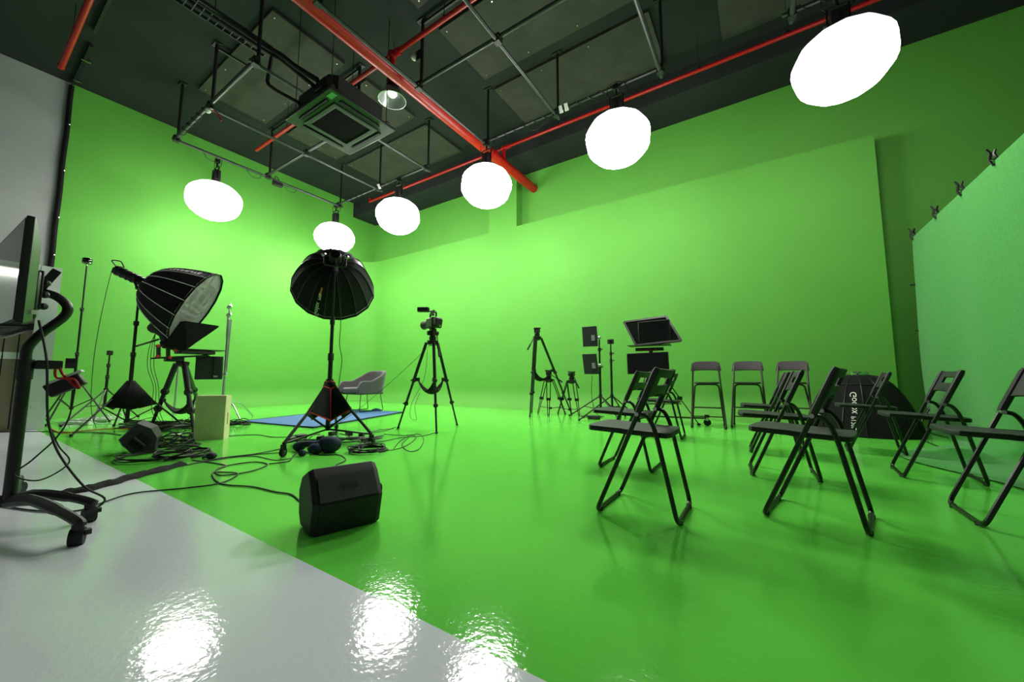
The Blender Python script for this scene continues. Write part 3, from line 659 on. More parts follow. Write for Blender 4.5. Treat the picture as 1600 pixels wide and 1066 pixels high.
MB().cyl((fx.x, fx.y, 1.9), (fx.x, fx.y, 1.99), .022, n=10).ball((fx.x+.03, fx.y-.03, 1.95), .025, 8).build('spigot', 'black_metal', t)
NS = thing('softbox', 'large black softbox with pale seams and a grey grid front, facing right', 'softbox', (fx.x, fx.y, fx.z))
ap = fx+ax*.08
pt, aa, tt, bb = softbox(NS, ap, ax, Rn, Dn-.08, 16, .075, (0, 0, 1), .4, ribm='piping', mf='black_fabric', front=False)
gr = MB(); c = fx+ax*Dn; N = 26
for i in range(-N//2+1, N//2):
    o = i*2*Rn/N; h = math.sqrt(max(0, Rn*Rn*.96-o*o))
    for e1, e2 in ((tt, bb), (bb, tt)): gr.bar(c+e1*o-e2*h-ax*.02, c+e1*o+e2*h-ax*.02, .004, .045, hint=e1)
gr.build('grid', 'softgrid', NS)['kind'] = 'stuff'
m = MB(); c2 = c-ax*.05; m.add([c2]+[c2+(pt(k, 1)-c).normalized()*Rn*.98 for k in range(16)], [(0, 1+k, 1+(k+1) % 16) for k in range(16)]); m.build('inner_diffuser', 'softgrid_dark', NS, smooth=0)
def on_panel(pt, k, s0, flip=1, du=1.0):
    """maps lettering (x along the rib direction, y across) onto a panel"""
    def f(x, y, pt=pt, k=k, s0=s0):
        e = .01
        a, b_ = pt(k, s0), pt(k+1, s0); ms = (a+b_)/2; ac_ = (b_-a); wdt = ac_.length
        ds = ((pt(k, s0+e)+pt(k+1, s0+e))/2-(pt(k, s0-e)+pt(k+1, s0-e))/2).length/(2*e)
        s_ = s0+flip*x/ds; u = .5+flip*y/wdt*du
        p0, p1 = pt(k, s_), pt(k+1, s_); p = p0+(p1-p0)*u
        nrm = (p1-p0).cross((pt(k, s_+e)-pt(k, s_-e))); mid_ = (p0+p1)/2; axp = mid_-(ap_+aa_*((mid_-ap_).dot(aa_)))
        if nrm.dot(axp) < 0: nrm = -nrm
        return p+nrm.normalized()*.006
    return f
def proj(p): v = Vector(p)-V(0, 0, CAM_H); k = v.dot(FF); return Vector((800+FPX*v.dot(RR)/k, 533-FPX*v.dot(UU)/k))
def nearest_panel(pt, n, s0, px):
    best = None
    for k in range(n):
        m_ = (pt(k, s0)+pt(k+1, s0))/2
        rad = m_-(ap_+aa_*((m_-ap_).dot(aa_))); e_ = pt(k, s0+.02)-pt(k, s0-.02); nn_ = e_.cross(pt(k+1, s0)-pt(k, s0)); nn_ = nn_ if nn_.dot(rad) > 0 else -nn_
        if nn_.normalized().dot((V(0, 0, CAM_H)-m_).normalized()) < .12: continue
        d_ = (proj(m_)-Vector(px)).length
        if best is None or d_ < best[0]: best = (d_, k)
    return best[1]
ap_, aa_ = ap, aa
k = nearest_panel(pt, 16, .5, (292, 436))
text_mb('NANLITE', .095, None, (1, 0, 0), (0, 1, 0), fn=on_panel(pt, k, .55, 1)).build('lettering', 'white_text', NS, smooth=0)

# --- standing softbox on a rolling stand, opening away from the camera
PG = atz(511, 690); PG.z = 0
gs = thing('rolling_stand', 'black rolling light stand on castors under the standing round softbox', 'light stand', (PG.x, PG.y, 0))
zt_ = over(516, 415, PG)
MB().cyl((PG.x, PG.y, .12), (PG.x, PG.y, .95), .024, n=12).build('lower_tube', 'black_metal', gs)
MB().cyl((PG.x, PG.y, .93), (PG.x, PG.y, 1.36), .019, n=12).build('middle_tube', 'black_metal', gs)
MB().cyl((PG.x, PG.y, 1.34), (PG.x, PG.y, zt_), .013, n=12).build('upper_tube', 'black_metal', gs)
for z, r in ((.95, .032), (1.36, .026), (.66, .04)): MB().cyl((PG.x, PG.y, z-.05), (PG.x, PG.y, z+.03), r, n=12).ball((PG.x+.05, PG.y-.02, z), .016, 8).build('locking_collar', 'black_plastic', gs)
feetG = [atz(442, 714), atz(580, 696), PG+V(-.5, .42, 0)]
for q in feetG:
    e = V(q.x, q.y, .115); kn = V(PG.x, PG.y, .62)
    l = MB().cyl(kn, e, .015, n=8).build('leg', 'black_metal', gs)
    MB().cyl(V(PG.x, PG.y, .14), kn*.45+e*.55, .011, n=8).build('brace', 'black_metal', gs)
    MB().cyl(V(PG.x, PG.y, .135), e, .010, n=8).build('spreader', 'black_metal', gs)
    d_ = (q-PG).normalized(); s_ = V(-d_.y, d_.x, 0)
    cs = MB().cyl(q+V(0, 0, .04)-s_*.014, q+V(0, 0, .04)+s_*.014, .04, n=16).build('castor', 'black_rubber', gs)
    MB().cyl(q+V(0, 0, .04)-s_*.016, q+V(0, 0, .04)+s_*.016, .016, n=12).build('hub', 'chrome', cs)
    MB().box(q+V(0, 0, .085), (.035, .035, .05)).build('fork', 'black_metal', cs)
# black weight cover with red edging over the legs
P = []; 
top = [PG+V(.05*math.cos(a), .05*math.sin(a), .67) for a in (0, 1.05, 2.1, 3.14, 4.19, 5.24)]
fd = sorted([math.atan2((q-PG).y, (q-PG).x) for q in feetG])
ring0, ring1 = [], []
for i in range(3):
    a0 = fd[i]; a1 = fd[(i+1) % 3]+(2*math.pi if i == 2 else 0)
    ring0 += [PG+V(.05*math.cos(a0), .05*math.sin(a0), .66), PG+V(.05*math.cos((a0+a1)/2), .05*math.sin((a0+a1)/2), .66)]
    q = [x for x in feetG if abs(math.atan2((x-PG).y, (x-PG).x)-a0) < 1e-6][0]; L_ = (q-PG).length
    ring1 += [PG+V(math.cos(a0)*L_*.52, math.sin(a0)*L_*.52, .375), PG+V(.17*math.cos((a0+a1)/2), .17*math.sin((a0+a1)/2), .245)]
wc = thing('weight_cover', 'black cloth weight cover with red edging over the rolling stand legs', 'weight cover', (PG.x, PG.y, .3))
mid_ = [a*.8+b*.2 for a, b in zip(ring0, ring1)]
for i in range(6):
    j = (i+1) % 6; MB().add([ring0[i], ring0[j], mid_[j], mid_[i], ring1[j], ring1[i]], [(0, 1, 2, 3), (3, 2, 4, 5)]).build('panel', 'black_fabric', wc, solid=.012, smooth=0)
MB().tube(ring0, .011, 6, closed=True).build('edging', 'red_trim', wc)
MB().tube([p+(p-PG).normalized()*.006 for p in mid_], .008, 6, closed=True).build('edging', 'red_trim', wc)
MB().tube(ring1, .011, 6, closed=True).build('edging', 'red_trim', wc)
best_ = max(range(6), key=lambda i: -((ring1[i]-V(0, 0, CAM_H)).length) if i % 2 else -99)
MB().tube([mid_[best_]+(mid_[best_]-PG).normalized()*.01, ring1[best_]], .012, 6).build('edging', 'red_trim', wc)
vd = V(PG.x, PG.y, 0).normalized(); hc = V(PG.x, PG.y, zt_)-vd*.0
axg = (vd*math.cos(.46)+V(0, 0, -math.sin(.46)))
zr = over(515, 437, PG); cR = V(PG.x, PG.y, zr)
apg = V(PG.x, PG.y, over(516, 406, PG))+vd*.07
LG = thing('studio_light', 'black studio lamp head with carrying handle on top of the rolling stand', 'studio light', (PG.x, PG.y, zt_))
MB().cyl(apg-axg*.13, apg+axg*.02, .06, .075, n=20).build('lamp_body', 'black_metal', LG, bevel=.01)
MB().cyl(apg-axg*.145, apg-axg*.13, .05, n=20).build('rear_plate', 'screen_black', LG)
t_, b_, a_ = frame(axg)
MB().tube(bend([apg-axg*.1+t_*.11, V(PG.x, PG.y, zt_-.02)+t_*.11-vd*.08, V(PG.x, PG.y, zt_-.02)-t_*.11-vd*.08, apg-axg*.1-t_*.11], .03), .012, 6).build('yoke', 'black_metal', LG)
MB().tube(bend([apg-axg*.16+t_*.06+V(0, 0, .07), apg-axg*.16+t_*.06+V(0, 0, .14), apg-axg*.16-t_*.06+V(0, 0, .14), apg-axg*.16-t_*.06+V(0, 0, .07)], .02), .007, 6).build('handle', 'alu', LG)
for s_ in (-1, 1): MB().ball(apg-axg*.1+t_*.12*s_, .028, 8).build('knob', 'chrome', LG)
MB().box((PG.x, PG.y, zt_-.03), (.06, .06, .09)).build('mount', 'black_metal', LG, bevel=.01)
SG = thing('softbox', 'round black umbrella softbox seen from behind on the rolling stand', 'softbox', (PG.x, PG.y, zr))
ptg, aa_, tg, bg = softbox(SG, apg, axg, 0.485, .5, 16, .085, (0, 0, 1), .37, sh=.5, alt={1: 'lit_cloth', 6: 'lit_cloth'})  # two upper side panels coloured paler for the light falling on them
ap_ = apg; k = nearest_panel(ptg, 16, .75, (502, 475))
text_mb('Godox', .07, None, (1, 0, 0), (0, 1, 0), fn=on_panel(ptg, k, .8, -1)).build('lettering', 'white_text', SG, smooth=0)
text_mb('P90L', .045, None, (1, 0, 0), (0, 1, 0), fn=on_panel(ptg, k, .46, -1)).build('lettering', 'white_text', SG, smooth=0)
f_ = on_panel(ptg, nearest_panel(ptg, 16, .35, (498, 447)), .34, -1)
MB().add([f_(x, y) for x, y in ((-.05, -.012), (.05, -.008), (.05, .012), (-.05, .008))], [(0, 1, 2, 3)]).build('zip_tag', 'orange', SG, smooth=0)

# --- softbox lying face down on the floor
PF = atz(1347, 676); PF.z = 0; SF = thing('softbox', 'big black umbrella softbox lying face down on the floor behind the chairs', 'softbox', PF)
ptf, aa_, tf, bf = softbox(SF, PF+V(0, 0, .74), V(0, 0, -1), .585, .725, 16, .1, (1, 0, 0), .42, sh=.2, front=False); ap_ = PF+V(0, 0, .74)
MB().lathe([(.07, -.02), (.11, -.02), (.115, .03), (.1, .045), (.07, .045)], PF+V(0, 0, .74), n=24).build('mount_ring', 'chrome', SF)
MB().tube([ptf(k_*.5, .16, .006) for k_ in range(32)], .005, 5, closed=True).build('seam', 'black_rubber', SF)
k = nearest_panel(ptf, 16, .6, (1325, 640))
text_mb('Godox', .1, None, (1, 0, 0), (0, 1, 0), fn=on_panel(ptf, k, .47, 1, 1)).build('lettering', 'white_text', SF, smooth=0)
text_mb('P120L', .066, None, (1, 0, 0), (0, 1, 0), fn=on_panel(ptf, k, .80, 1, 1)).build('lettering', 'white_text', SF, smooth=0)

# ------------------------------------------------------------------ plain stands with trackers at far left
PA = atz(109, 660); PB_ = atz(161, 657)
light_stand(PA, [atz(66, 660), atz(72, 667), PA+V(.5, .35, 0)], over(136, 415, PA), .72, .015, label='tall thin black light stand nearest the grey wall, topped by a small tracker', bottom=.2, secs=(.2, .6))
def tracker(P, z, label, s=.045):
    t = thing('tracker', label, 'tracking sensor', (P.x, P.y, z))
    MB().cyl((P.x, P.y, z-.01), (P.x, P.y, z+.03), .012, n=8).build('stud', 'chrome', t)
    MB().lathe([(s*.9, .03), (s, .04), (s, .11), (s*.9, .12)], (P.x, P.y, z), n=18).build('body', 'screen_black', t)
    MB().torus((P.x, P.y, z+.04), (0, 0, 1), s, .004).build('trim_ring', 'chrome', t)
tracker(PA, over(136, 415, PA), 'small glossy black tracker on the tallest thin stand by the grey wall', .06)
light_stand(PB_, [atz(95, 668), PB_+V(.5, -.2, 0), PB_+V(-.1, .45, 0)], over(168, 558, PB_), .5, .017, label='short black light stand with a square sensor, between the tall stand and softbox stand', bottom=.22, secs=(.4, .75))
def cube_sensor(P, z, label, s=.075):
    t = thing('sensor', label, 'tracking sensor', (P.x, P.y, z)); MB().box((P.x, P.y, z+.07), (s*1.25, s*.8, s)).build('housing', 'black_plastic', t, bevel=.008)
    n_ = -V(P.x, P.y, 0).normalized(); MB().cyl(V(P.x, P.y, z+.07)+n_*s*.5, V(P.x, P.y, z+.07)+n_*(s*.56), s*.3, n=14).build('window', 'lens_glass', t)
    MB().cyl((P.x, P.y, z-.02), (P.x, P.y, z+.04), .011, n=8).build('ball_head', 'black_metal', t)
cube_sensor(PB_, over(168, 558, PB_), 'square black sensor on the short stand at left', .08)

# ------------------------------------------------------------------ tripods
def tripod(name, label, feet, head, rt=.017, secs=3, mats=('black_metal', 'carbon'), spread=None, double=False, hinge=.09, foot=.022):
    h = Vector(head); c = sum([Vector(q) for q in feet], Vector())/3; t = thing(name, label, 'tripod', (c.x, c.y, 0))
    MB().lathe([(.03, -.05), (.075, -.03), (.08, .02), (.05, .03)], h, n=16).build('crown', 'black_metal', t)
    for q in feet:
        q = Vector(q); q.z = foot*.6; d = V(q.x-h.x, q.y-h.y, 0).normalized(); a = h+d*hinge
        leg = None
        if double:
            s_ = V(-d.y, d.x, 0)*.035; m1 = a.lerp(q, .55); lm = MB()
            for sg in (-1, 1): lm.cyl(a+s_*sg, m1+s_*sg*.9, .009, n=6); lm.cyl(m1+s_*sg*.6, q+s_*sg*.4, .008, n=6)
            lm.box(m1, (.07, .05, .05)); lm.cyl(a-s_*1.1, a+s_*1.1, .014, n=8); leg = lm.build('leg', mats[0], t)
        else:
            leg = MB().cyl(a, a.lerp(q, .45), rt, n=10).build('leg', mats[0], t)
            MB().cyl(a.lerp(q, .43), a.lerp(q, .72), rt*.78, n=10).build('middle_section', mats[1], leg)
            MB().cyl(a.lerp(q, .70), q, rt*.58, n=10).build('lower_section', mats[1], leg)
            for f in (.45, .72): p = a.lerp(q, f); MB().ball(p, rt*1.5, 8).cyl(p, p+V(0, 0, .0)+d*.045, .009, n=6).build('leg_lock', 'black_plastic', leg)
        MB().ball(q, (foot, foot, foot*.6), 8).build('foot', 'black_rubber', leg)
    if spread:
        hub = V(c.x, c.y, spread)
        for q in feet: q = Vector(q); e = (h+(V(q.x, q.y, .02)-h)*(1-(spread-.0)/h.z)); MB().cyl(hub, e, .007, n=6).build('spreader_arm', 'black_metal', t)
        MB().cyl(hub-V(0, 0, .02), hub+V(0, 0, .02), .025, n=10).build('spreader_hub', 'black_metal', t)
    return t
def fluid_head(t, h, pan, bar=.38, drop=-.5):
    h = Vector(h); pan = Vector(pan).normalized(); s_ = V(-pan.y, pan.x, 0).normalized()
    hd_ = MB().lathe([(.05, 0), (.05, .05), (.035, .06), (.035, .09)], h+V(0, 0, .03), n=14).box(h+V(0, 0, .13), (.09, .07, .07)).build('head', 'black_metal', t)
    MB().box(h+V(0, 0, .18), (.13, .075, .025), frame_rot(pan)).build('plate', 'black_plastic', hd_, bevel=.005)
    for sg in (-1, 1): MB().cyl(h+V(0, 0, .13)+s_*sg*.03, h+V(0, 0, .13)+s_*sg*.08, .03, n=12).build('knob', 'black_plastic', hd_)
    d = (pan+V(0, 0, drop)).normalized(); a = h+V(0, 0, .12)+s_*.06
    MB().cyl(a, a+d*bar, .008, n=8).cyl(a+d*bar*.7, a+d*bar, .015, n=8).build('pan_bar', 'black_plastic', hd_)
def frame_rot(d):
    d = Vector(d).normalized(); s_ = V(-d.y, d.x, 0).normalized(); return Matrix((d, s_, d.cross(s_))).transposed()
def hammock(pts, z, sag, label, m='black_fabric'):
    c = sum([Vector(p) for p in pts], Vector())/len(pts); t = thing('stone_bag', label, 'stone bag', (c.x, c.y, z-sag)); n = len(pts)
    def f(u, v):
        a = 2*math.pi*u; k = a/(2*math.pi)*n; i = int(k) % n; fr = k-int(k)
        e = Vector(pts[i]).lerp(Vector(pts[(i+1) % n]), fr); e.z = z-sag*.75*math.sin(math.pi*fr)
        q = e.lerp(V(c.x, c.y, z-sag), v); q.z = e.z+(z-sag-e.z)*math.sin(v*math.pi/2)**.7
        return q
    MB().grid(f, 24, 6).build('pouch', m, t, solid=.012, smooth=80)
    for p in pts: MB().box(V(p[0], p[1], z), (.04, .04, .05)).build('hook', 'black_plastic', t)
    return t
# camera tripod near the middle
fA = [atz(622, 670), atz(682, 678), atz(714, 665)]; cA = sum(fA, Vector())/3; hA = V(cA.x, cA.y, 0); hA.z = over(671, 535, cA)
trA = tripod('tripod', 'tall black tripod carrying the video camera before the back wall', fA, hA, .022)
def leg_at(f, h, z): p = Vector(f); k = 1-z/h.z; return V(h.x+(p.x-h.x)*k, h.y+(p.y-h.y)*k, z)
hammock([leg_at(f, hA, .68) for f in fA], .68, .2, 'black stone bag slung between the legs of the video camera tripod')
fluid_head(trA, hA, RR*.3-FF*.6, bar=.36, drop=-2.2)
# video camera
vc = thing('video_camera', 'black video camera with a raised viewfinder on the middle tripod', 'camera', hA+V(0, 0, .22)); cb = hA+V(0, 0, .275)
vx = (FF*.81-RR*.58); vx.z = 0; vx.normalize(); vy = V(-vx.y, vx.x, 0); RM = frame_rot(vx)
MB().box(cb, (.22, .13, .15), RM).build('body', 'black_plastic', vc, bevel=.02)
MB().lathe([(.055, 0), (.06, .05), (.05, .06), (.055, .16), (.065, .2)], cb+vx*.11, vx, 16).build('lens', 'black_rubber', vc)
MB().box(cb-vx*.15, (.1, .1, .1), RM).build('battery', 'black_plastic', vc, bevel=.015)
MB().tube(bend([cb+vx*.1+V(0, 0, .08), cb+vx*.1+V(0, 0, .15), cb-vx*.1+V(0, 0, .15), cb-vx*.1+V(0, 0, .08)], .03), .013, 8).build('top_handle', 'black_plastic', vc)
MB().tube(bend([cb-vy*.07+V(0, 0, .05), cb-vy*.14+V(0, 0, .06), cb-vy*.12-V(0, 0, .06), cb-vy*.06-V(0, 0, .06)], .02), .01, 6).build('side_grip', 'black_plastic', vc)
MB().box(cb+vy*.16-vx*.03+V(0, 0, .17), (.16, .09, .065), frame_rot(-RR)).build('viewfinder', 'black_plastic', vc, bevel=.012)
MB().cyl(cb+vy*.02+V(0, 0, .16), cb+vy*.14+V(0, 0, .17), .01, n=6).build('viewfinder_arm', 'black_metal', vc)
for dz, l in ((.17, .1), (.12, .06)): MB().box(cb+V(0, 0, dz)+vx*.02, (l, .03, .025), RM).build('accessory', 'black_metal', vc)
# bare tripods at the back
fB = [atz(828, 652), atz(831, 645), atz(893, 647)]; cB = sum(fB, Vector())/3; hB = V(0, 0, 0); bb_ = atz(840, 650); hB = V(bb_.x, bb_.y, over(840, 528, bb_))
trB = tripod('tripod', 'tall black tripod without a camera, standing behind the two short ones', fB, hB, .024)
fluid_head(trB, hB, -RR, bar=.4, drop=-1.9)
hammock([leg_at(fB[0], hB, .84), leg_at(fB[2], hB, .84), leg_at(fB[1], hB, .82)], .84, .2, 'black stone bag slung on the tall empty tripod')
fC = [atz(841, 646), atz(857, 650), atz(883, 647)]; bc = atz(858, 648); hC = V(bc.x, bc.y, over(858, 594, bc))
trC = tripod('tripod', 'short twin-tube black tripod with a ground spreader, left of the two short ones', fC, hC, .018, double=True, spread=.12, mats=('black_metal', 'carbon'))
fluid_head(trC, hC, RR*.8-FF*.3, bar=.3, drop=-.6)
fD = [atz(872, 647), atz(893, 648), atz(905, 650)]; bd = atz(894, 648); hD = V(bd.x, bd.y, over(893, 596, bd))
trD = tripod('tripod', 'short folded black tripod beside the two dark lights, right of the short ones', fD, hD, .02, double=True, spread=.1)
fluid_head(trD, hD, RR*.2-FF*.2, bar=.28, drop=-2.0)

# ------------------------------------------------------------------ stands with panels and sensor at the back
PC = atz(939, 654); PD_ = atz(957, 653)
light_stand(PC, [atz(890, 651), atz(968, 658), PC+V(.25, .3, 0)], over(936, 528, PC), .38, .018, label='black light stand holding two square dark lights', bottom=.12, secs=(.5, .8))
light_stand(PD_, [atz(905, 658), PD_+V(.5, -.1, 0), PD_+V(.15, .25, 0)], over(953, 540, PD_), .38, .017, label='black light stand with a small square sensor, right of the dark lights', bottom=.16, secs=(.7, .84))
cube_sensor(PD_, over(953, 540, PD_), 'small square black sensor on the back stand beside the dark lights', .085)
def panel(cpx, w_, h_, tilt, label):
    P = V(PC.x, PC.y, over(*cpx, PC)); left = -RR; o = P+left*.16+FF*.02; o.z = over(*cpx, PC); t = thing('square_light', label, 'light', o, 'square dark lights on one stand')
    ex = (RR*.8-FF*.45).normalized(); ex.z = 0; ex.normalize(); ez = V(0, 0, 1).lerp(ex, tilt).normalized(); nz = ex.cross(ez)
    R_ = Matrix((ex, ez, nz)).transposed()
    MB().box(o, (w_, h_, .018), R_).build('housing', 'tv_back', t, bevel=.004)
    MB().box(o+ex*.06-nz*-.014-ez*.03, (.06, .1, .012), R_).build('bracket_plate', 'alu', t)
    MB().cyl(o+ex*.06-ez*.03, V(PC.x, PC.y, o.z-.03), .014, n=8).ball(V(PC.x, PC.y, o.z-.03), .035, 8).build('arm', 'alu', t)
    MB().box(o+ex*.02-ez*(h_/2-.03)+nz*.012, (.05, .045, .02), R_).build('connector', 'black_plastic', t)
    return o
panel((925, 526), .27, .36, -.05, 'upper square dark flat light on the black stand')
o2 = panel((918, 569), .26, .36, -.12, 'lower square dark flat light on the black stand')
cbx = MB().tube(spline([o2+V(.05, -.05, -.2), o2+V(.05, -.1, -.5), o2+V(.1, -.1, -.8), V(PC.x+.1, PC.y-.2, .02)]), .005, 5).build('cable', 'cable_black'); tag(cbx, 'thin black cable hanging from the lower dark light', 'cable')
ps = thing('power_adapter', 'black power brick in a small cable tangle under the dark lights', 'power adapter', atz(928, 655))
q = atz(928, 655); MB().box(q+V(0, 0, .03), (.2, .1, .06)).build('brick', 'black_plastic', ps, bevel=.01)
for k in range(4): MB().tube(spline([q+V(.1*math.cos(a+k)+.05*k-.1, .16*math.sin(a*1.1+k), .012+.04*abs(math.sin(a*2+k))) for a in (0, .9, 1.8, 2.7, 3.6, 4.5)]), .006, 5).build('lead', 'cable_black', ps)

# ------------------------------------------------------------------ teleprompter at the back with two screens
PP = atz(1021, 662); PP.z = 0
fP = [PP+V(-.12, -.5, 0), PP+V(-.35, .42, 0), PP+V(.62, .12, 0)]
hP = V(PP.x, PP.y, over(1018, 600, PP)+.25)
tp = tripod('tripod', 'black twin-tube tripod on a wheeled dolly under the back teleprompter', [q+V(0, 0, 0) for q in fP], hP, .022, double=True, spread=.3, foot=.03)
dl = thing('tripod_dolly', 'black three-wheeled dolly under the teleprompter tripod', 'dolly', PP)
for q in fP:
    q = Vector(q); e = PP+(q-PP)*1.18; MB().bar(PP+V(0, 0, .11), e+V(0, 0, .11), .035, .02).build('arm', 'black_metal', dl)
    d_ = (q-PP).normalized(); s_ = V(-d_.y, d_.x, 0); cs = MB().cyl(e+V(0, 0, .05)-s_*.016, e+V(0, 0, .05)+s_*.016, .05, n=16).build('castor', 'black_rubber', dl)
    MB().box(e+V(0, 0, .1), (.04, .04, .05)).build('fork', 'alu', cs)
    MB().box(e+V(0, 0, .14), (.06, .05, .04)).build('foot_clamp', 'black_plastic', dl)
cm = V(0, 0, 0)-PP; cm.z = 0; cm.normalize(); ex = V(-cm.y, cm.x, 0)       # cm: towards the camera; ex: image right
ex = (ex*.99+cm*.13).normalized(); nz = V(ex.y, -ex.x, 0)
def screen(name, label, c, w_, h_, tilt, m='screen_black', roll=0.0, dep=.035, cat='monitor'):
    t = thing(name, label, cat, V(c[0], c[1], c[2]-h_/2)); n_ = (nz*math.cos(tilt)+V(0, 0, math.sin(tilt))); x_ = (ex+V(0, 0, roll)).normalized(); y_ = n_.cross(x_)
    R_ = Matrix((x_, y_, n_)).transposed(); c = Vector(c)
    MB().box(c, (w_, h_, dep), R_).build('housing', 'black_plastic', t, bevel=.006)
    MB().box(c+n_*(dep/2+.001), (w_*.95, h_*.92, .004), R_).build('display', m, t)
    return t, x_, y_, n_, R_
sc_ = FPX/((PP-V(0, 0, CAM_H)).dot(FF))
def pz(y): return over(1018, y, PP)
c1 = PP+nz*.12+ex*(-4/sc_); c1.z = pz(568)
t, x_, y_, n_, R_ = screen('monitor', 'black flat monitor hung under the back teleprompter', c1, 62/sc_, 33/sc_, .02, roll=.02)
MB().cyl(c1-nz*.02, PP+V(0, 0, c1.z), .02, n=8).build('mount_arm', 'black_metal', t)
c0 = PP+ex*(-2/sc_); c0.z = pz(542)
rg = thing('prompter_rig', 'black rail plate with red knobs between the two back screens', 'rig', c0)
MB().box(c0+V(0, 0, .02), (64/sc_, .3, .012), frame_rot(ex)).build('base_plate', 'black_metal', rg, bevel=.004)
MB().box(c0-V(0, 0, .04), (42/sc_, .12, .05), frame_rot(ex)).build('rail_block', 'black_metal', rg, bevel=.006)
for k in (-.12, -.05, .03, .1): MB().cyl(c0+ex*k+nz*.06-V(0, 0, .06), c0+ex*k+nz*.09-V(0, 0, .06), .016, n=8).build('knob', 'knob_red', rg)
MB().cyl((PP.x, PP.y, hP.z), (PP.x, PP.y, c0.z-.05), .03, n=12).build('column', 'black_metal', rg)
# tilted glass frame
th = .42; n2 = (nz*math.cos(th)+V(0, 0, math.sin(th))); xr = (ex+V(0, 0, .07)).normalized(); y2 = n2.cross(xr); R2 = Matrix((xr, y2, n2)).transposed()
cg = PP+nz*.05+ex*(2/sc_); cg.z = pz(518); gw_, gh_ = 66/sc_, 46/sc_
pg_ = thing('prompter_glass', 'tilted black framed mirror glass of the back teleprompter', 'teleprompter', c0+V(0, 0, .03))
def shear(u, v): return cg+xr*(u*gw_/2+v*-.09)+y2*(v*gh_/2)
cor = [shear(-1, -1), shear(1, -1), shear(1, 1), shear(-1, 1)]
for i in range(4): MB().bar(cor[i], cor[(i+1) % 4], .03, .03, hint=n2).build('frame_bar', 'black_metal', pg_)
MB().add(cor, [(0, 1, 2, 3)]).build('glass', 'mirror_glass', pg_, smooth=0, solid=.004)
t3, x_, y_, n_, R_ = screen('monitor', 'glossy black monitor mounted in the back teleprompter frame', cg+ex*.05+nz*.06-V(0, 0, .01), 47/sc_, 33/sc_, .12, roll=.03)
MB().bar(cg+ex*.05-V(0, 0, .2), c0+V(0, 0, .03)+ex*.03, .14, .02).build('foot', 'black_plastic', t3)

# ------------------------------------------------------------------ teleprompter camera rig on tripod at left
fT = [atz(236, 668), atz(303, 676), atz(318, 652)]; bT = atz(277, 668); PT = V(bT.x, bT.y, 0); hT = V(bT.x, bT.y, over(277, 568, bT))
tripod('tripod', 'thick-legged black tripod under the hooded teleprompter camera at left', fT, hT, .036, foot=.03)
hammock([leg_at(fT[0], hT, .36), leg_at(fT[1], hT, .38), leg_at(fT[2], hT, .38)], .38, .2, 'black stone bag full of cables under the hooded teleprompter')
ra = V(.04, 1, 0).normalized(); rs_ = V(-ra.y, ra.x, 0)        # optical axis runs to the right
def tz(y): return over(280, y, PT)
sT = FPX/((PT-V(0, 0, CAM_H)).dot(FF))
def TP(px, y, side=0, plane=0):
    d = ray(px, y); o = V(0, 0, CAM_H); q = o+d*((PT+rs_*plane-o).dot(rs_)/d.dot(rs_)); return q+rs_*(side-plane)
rig = thing('prompter_rig', 'rail rig with red knobs on the left tripod, carrying camera and hood', 'rig', hT)
for s_ in (-.08, .08): MB().cyl(TP(238, 560, s_), TP(322, 556, s_), .012, n=8).build('rail', 'black_metal', rig)
MB().box(TP(272, 562), (.2, .14, .06), frame_rot(ra)).build('mount_plate', 'black_metal', rig, bevel=.008)
MB().box(TP(305, 551), (.42, .26, .05), frame_rot(ra)).build('monitor_tray', 'black_plastic', rig, bevel=.006)
MB().box(TP(315, 547.5), (.5, .3, .012), frame_rot(ra)).build('tray_plate', 'black_metal', rig)
for px, y in ((243, 557), (262, 559), (270, 548), (284, 545), (244, 541)): MB().cyl(TP(px, y, -.13), TP(px, y, -.09), .02, n=8).build('knob', 'knob_red', rig)
for px in (246, 261): MB().bar(TP(px, 559, -.05), TP(px, 540, -.05), .04, .04).build('riser', 'black_metal', rig)
MB().bar(TP(242, 541, -.05), TP(268, 540, -.05), .05, .03).build('camera_shelf', 'black_metal', rig)
MB().cyl(TP(246, 531, -.06), TP(203, 543, -.35), .012, n=8).build('pan_bar', 'black_plastic', rig)
cc_ = thing('video_camera', 'black cloth-wrapped camera behind the left teleprompter hood', 'camera', TP(262, 538))
for px, y, r, sd in ((243, 513, .075, 0), (256, 517, .095, -.03), (268, 516, .1, 0), (262, 528, .08, -.02), (258, 536, .05, 0)): MB().ball(TP(px, y, sd), (r*1.2, r, r), 10, frame_rot(ra)).build('cover_fold', 'glove_dark', cc_)
MB().tube(bend([TP(240, 507), TP(248, 503), TP(272, 502), TP(286, 506)], .03), .018, 8).build('top_handle', 'black_metal', cc_)
MB().box(TP(250, 512), (.2, .13, .14), frame_rot(ra)).build('body', 'black_plastic', cc_, bevel=.02)
hd = thing('prompter_hood', 'black cloth hood of the left teleprompter with a slanted glass opening', 'teleprompter', TP(290, 545))
hw = .19
def NP(px, y, far=0): return TP(px, y, hw if far else -hw, -hw)
B = [NP(290, 502, 1), NP(290, 502), NP(291, 547), NP(291, 547, 1)]
A = [B[0]-ra*.2+rs_*-.1+V(0, 0, -.05), B[1]-ra*.2+rs_*.1+V(0, 0, -.05), B[2]-ra*.2+rs_*.1+V(0, 0, .03), B[3]-ra*.2+rs_*-.1+V(0, 0, .03)]
MB().add(A+B, [(0, 1, 2, 3), (0, 4, 5, 1), (1, 5, 6, 2), (2, 6, 7, 3), (3, 7, 4, 0)]).build('rear_hood', 'black_fabric', hd, solid=.008, smooth=0)
Cc = [NP(341, 510, 1)+rs_*.03, NP(341, 510)-rs_*.03]
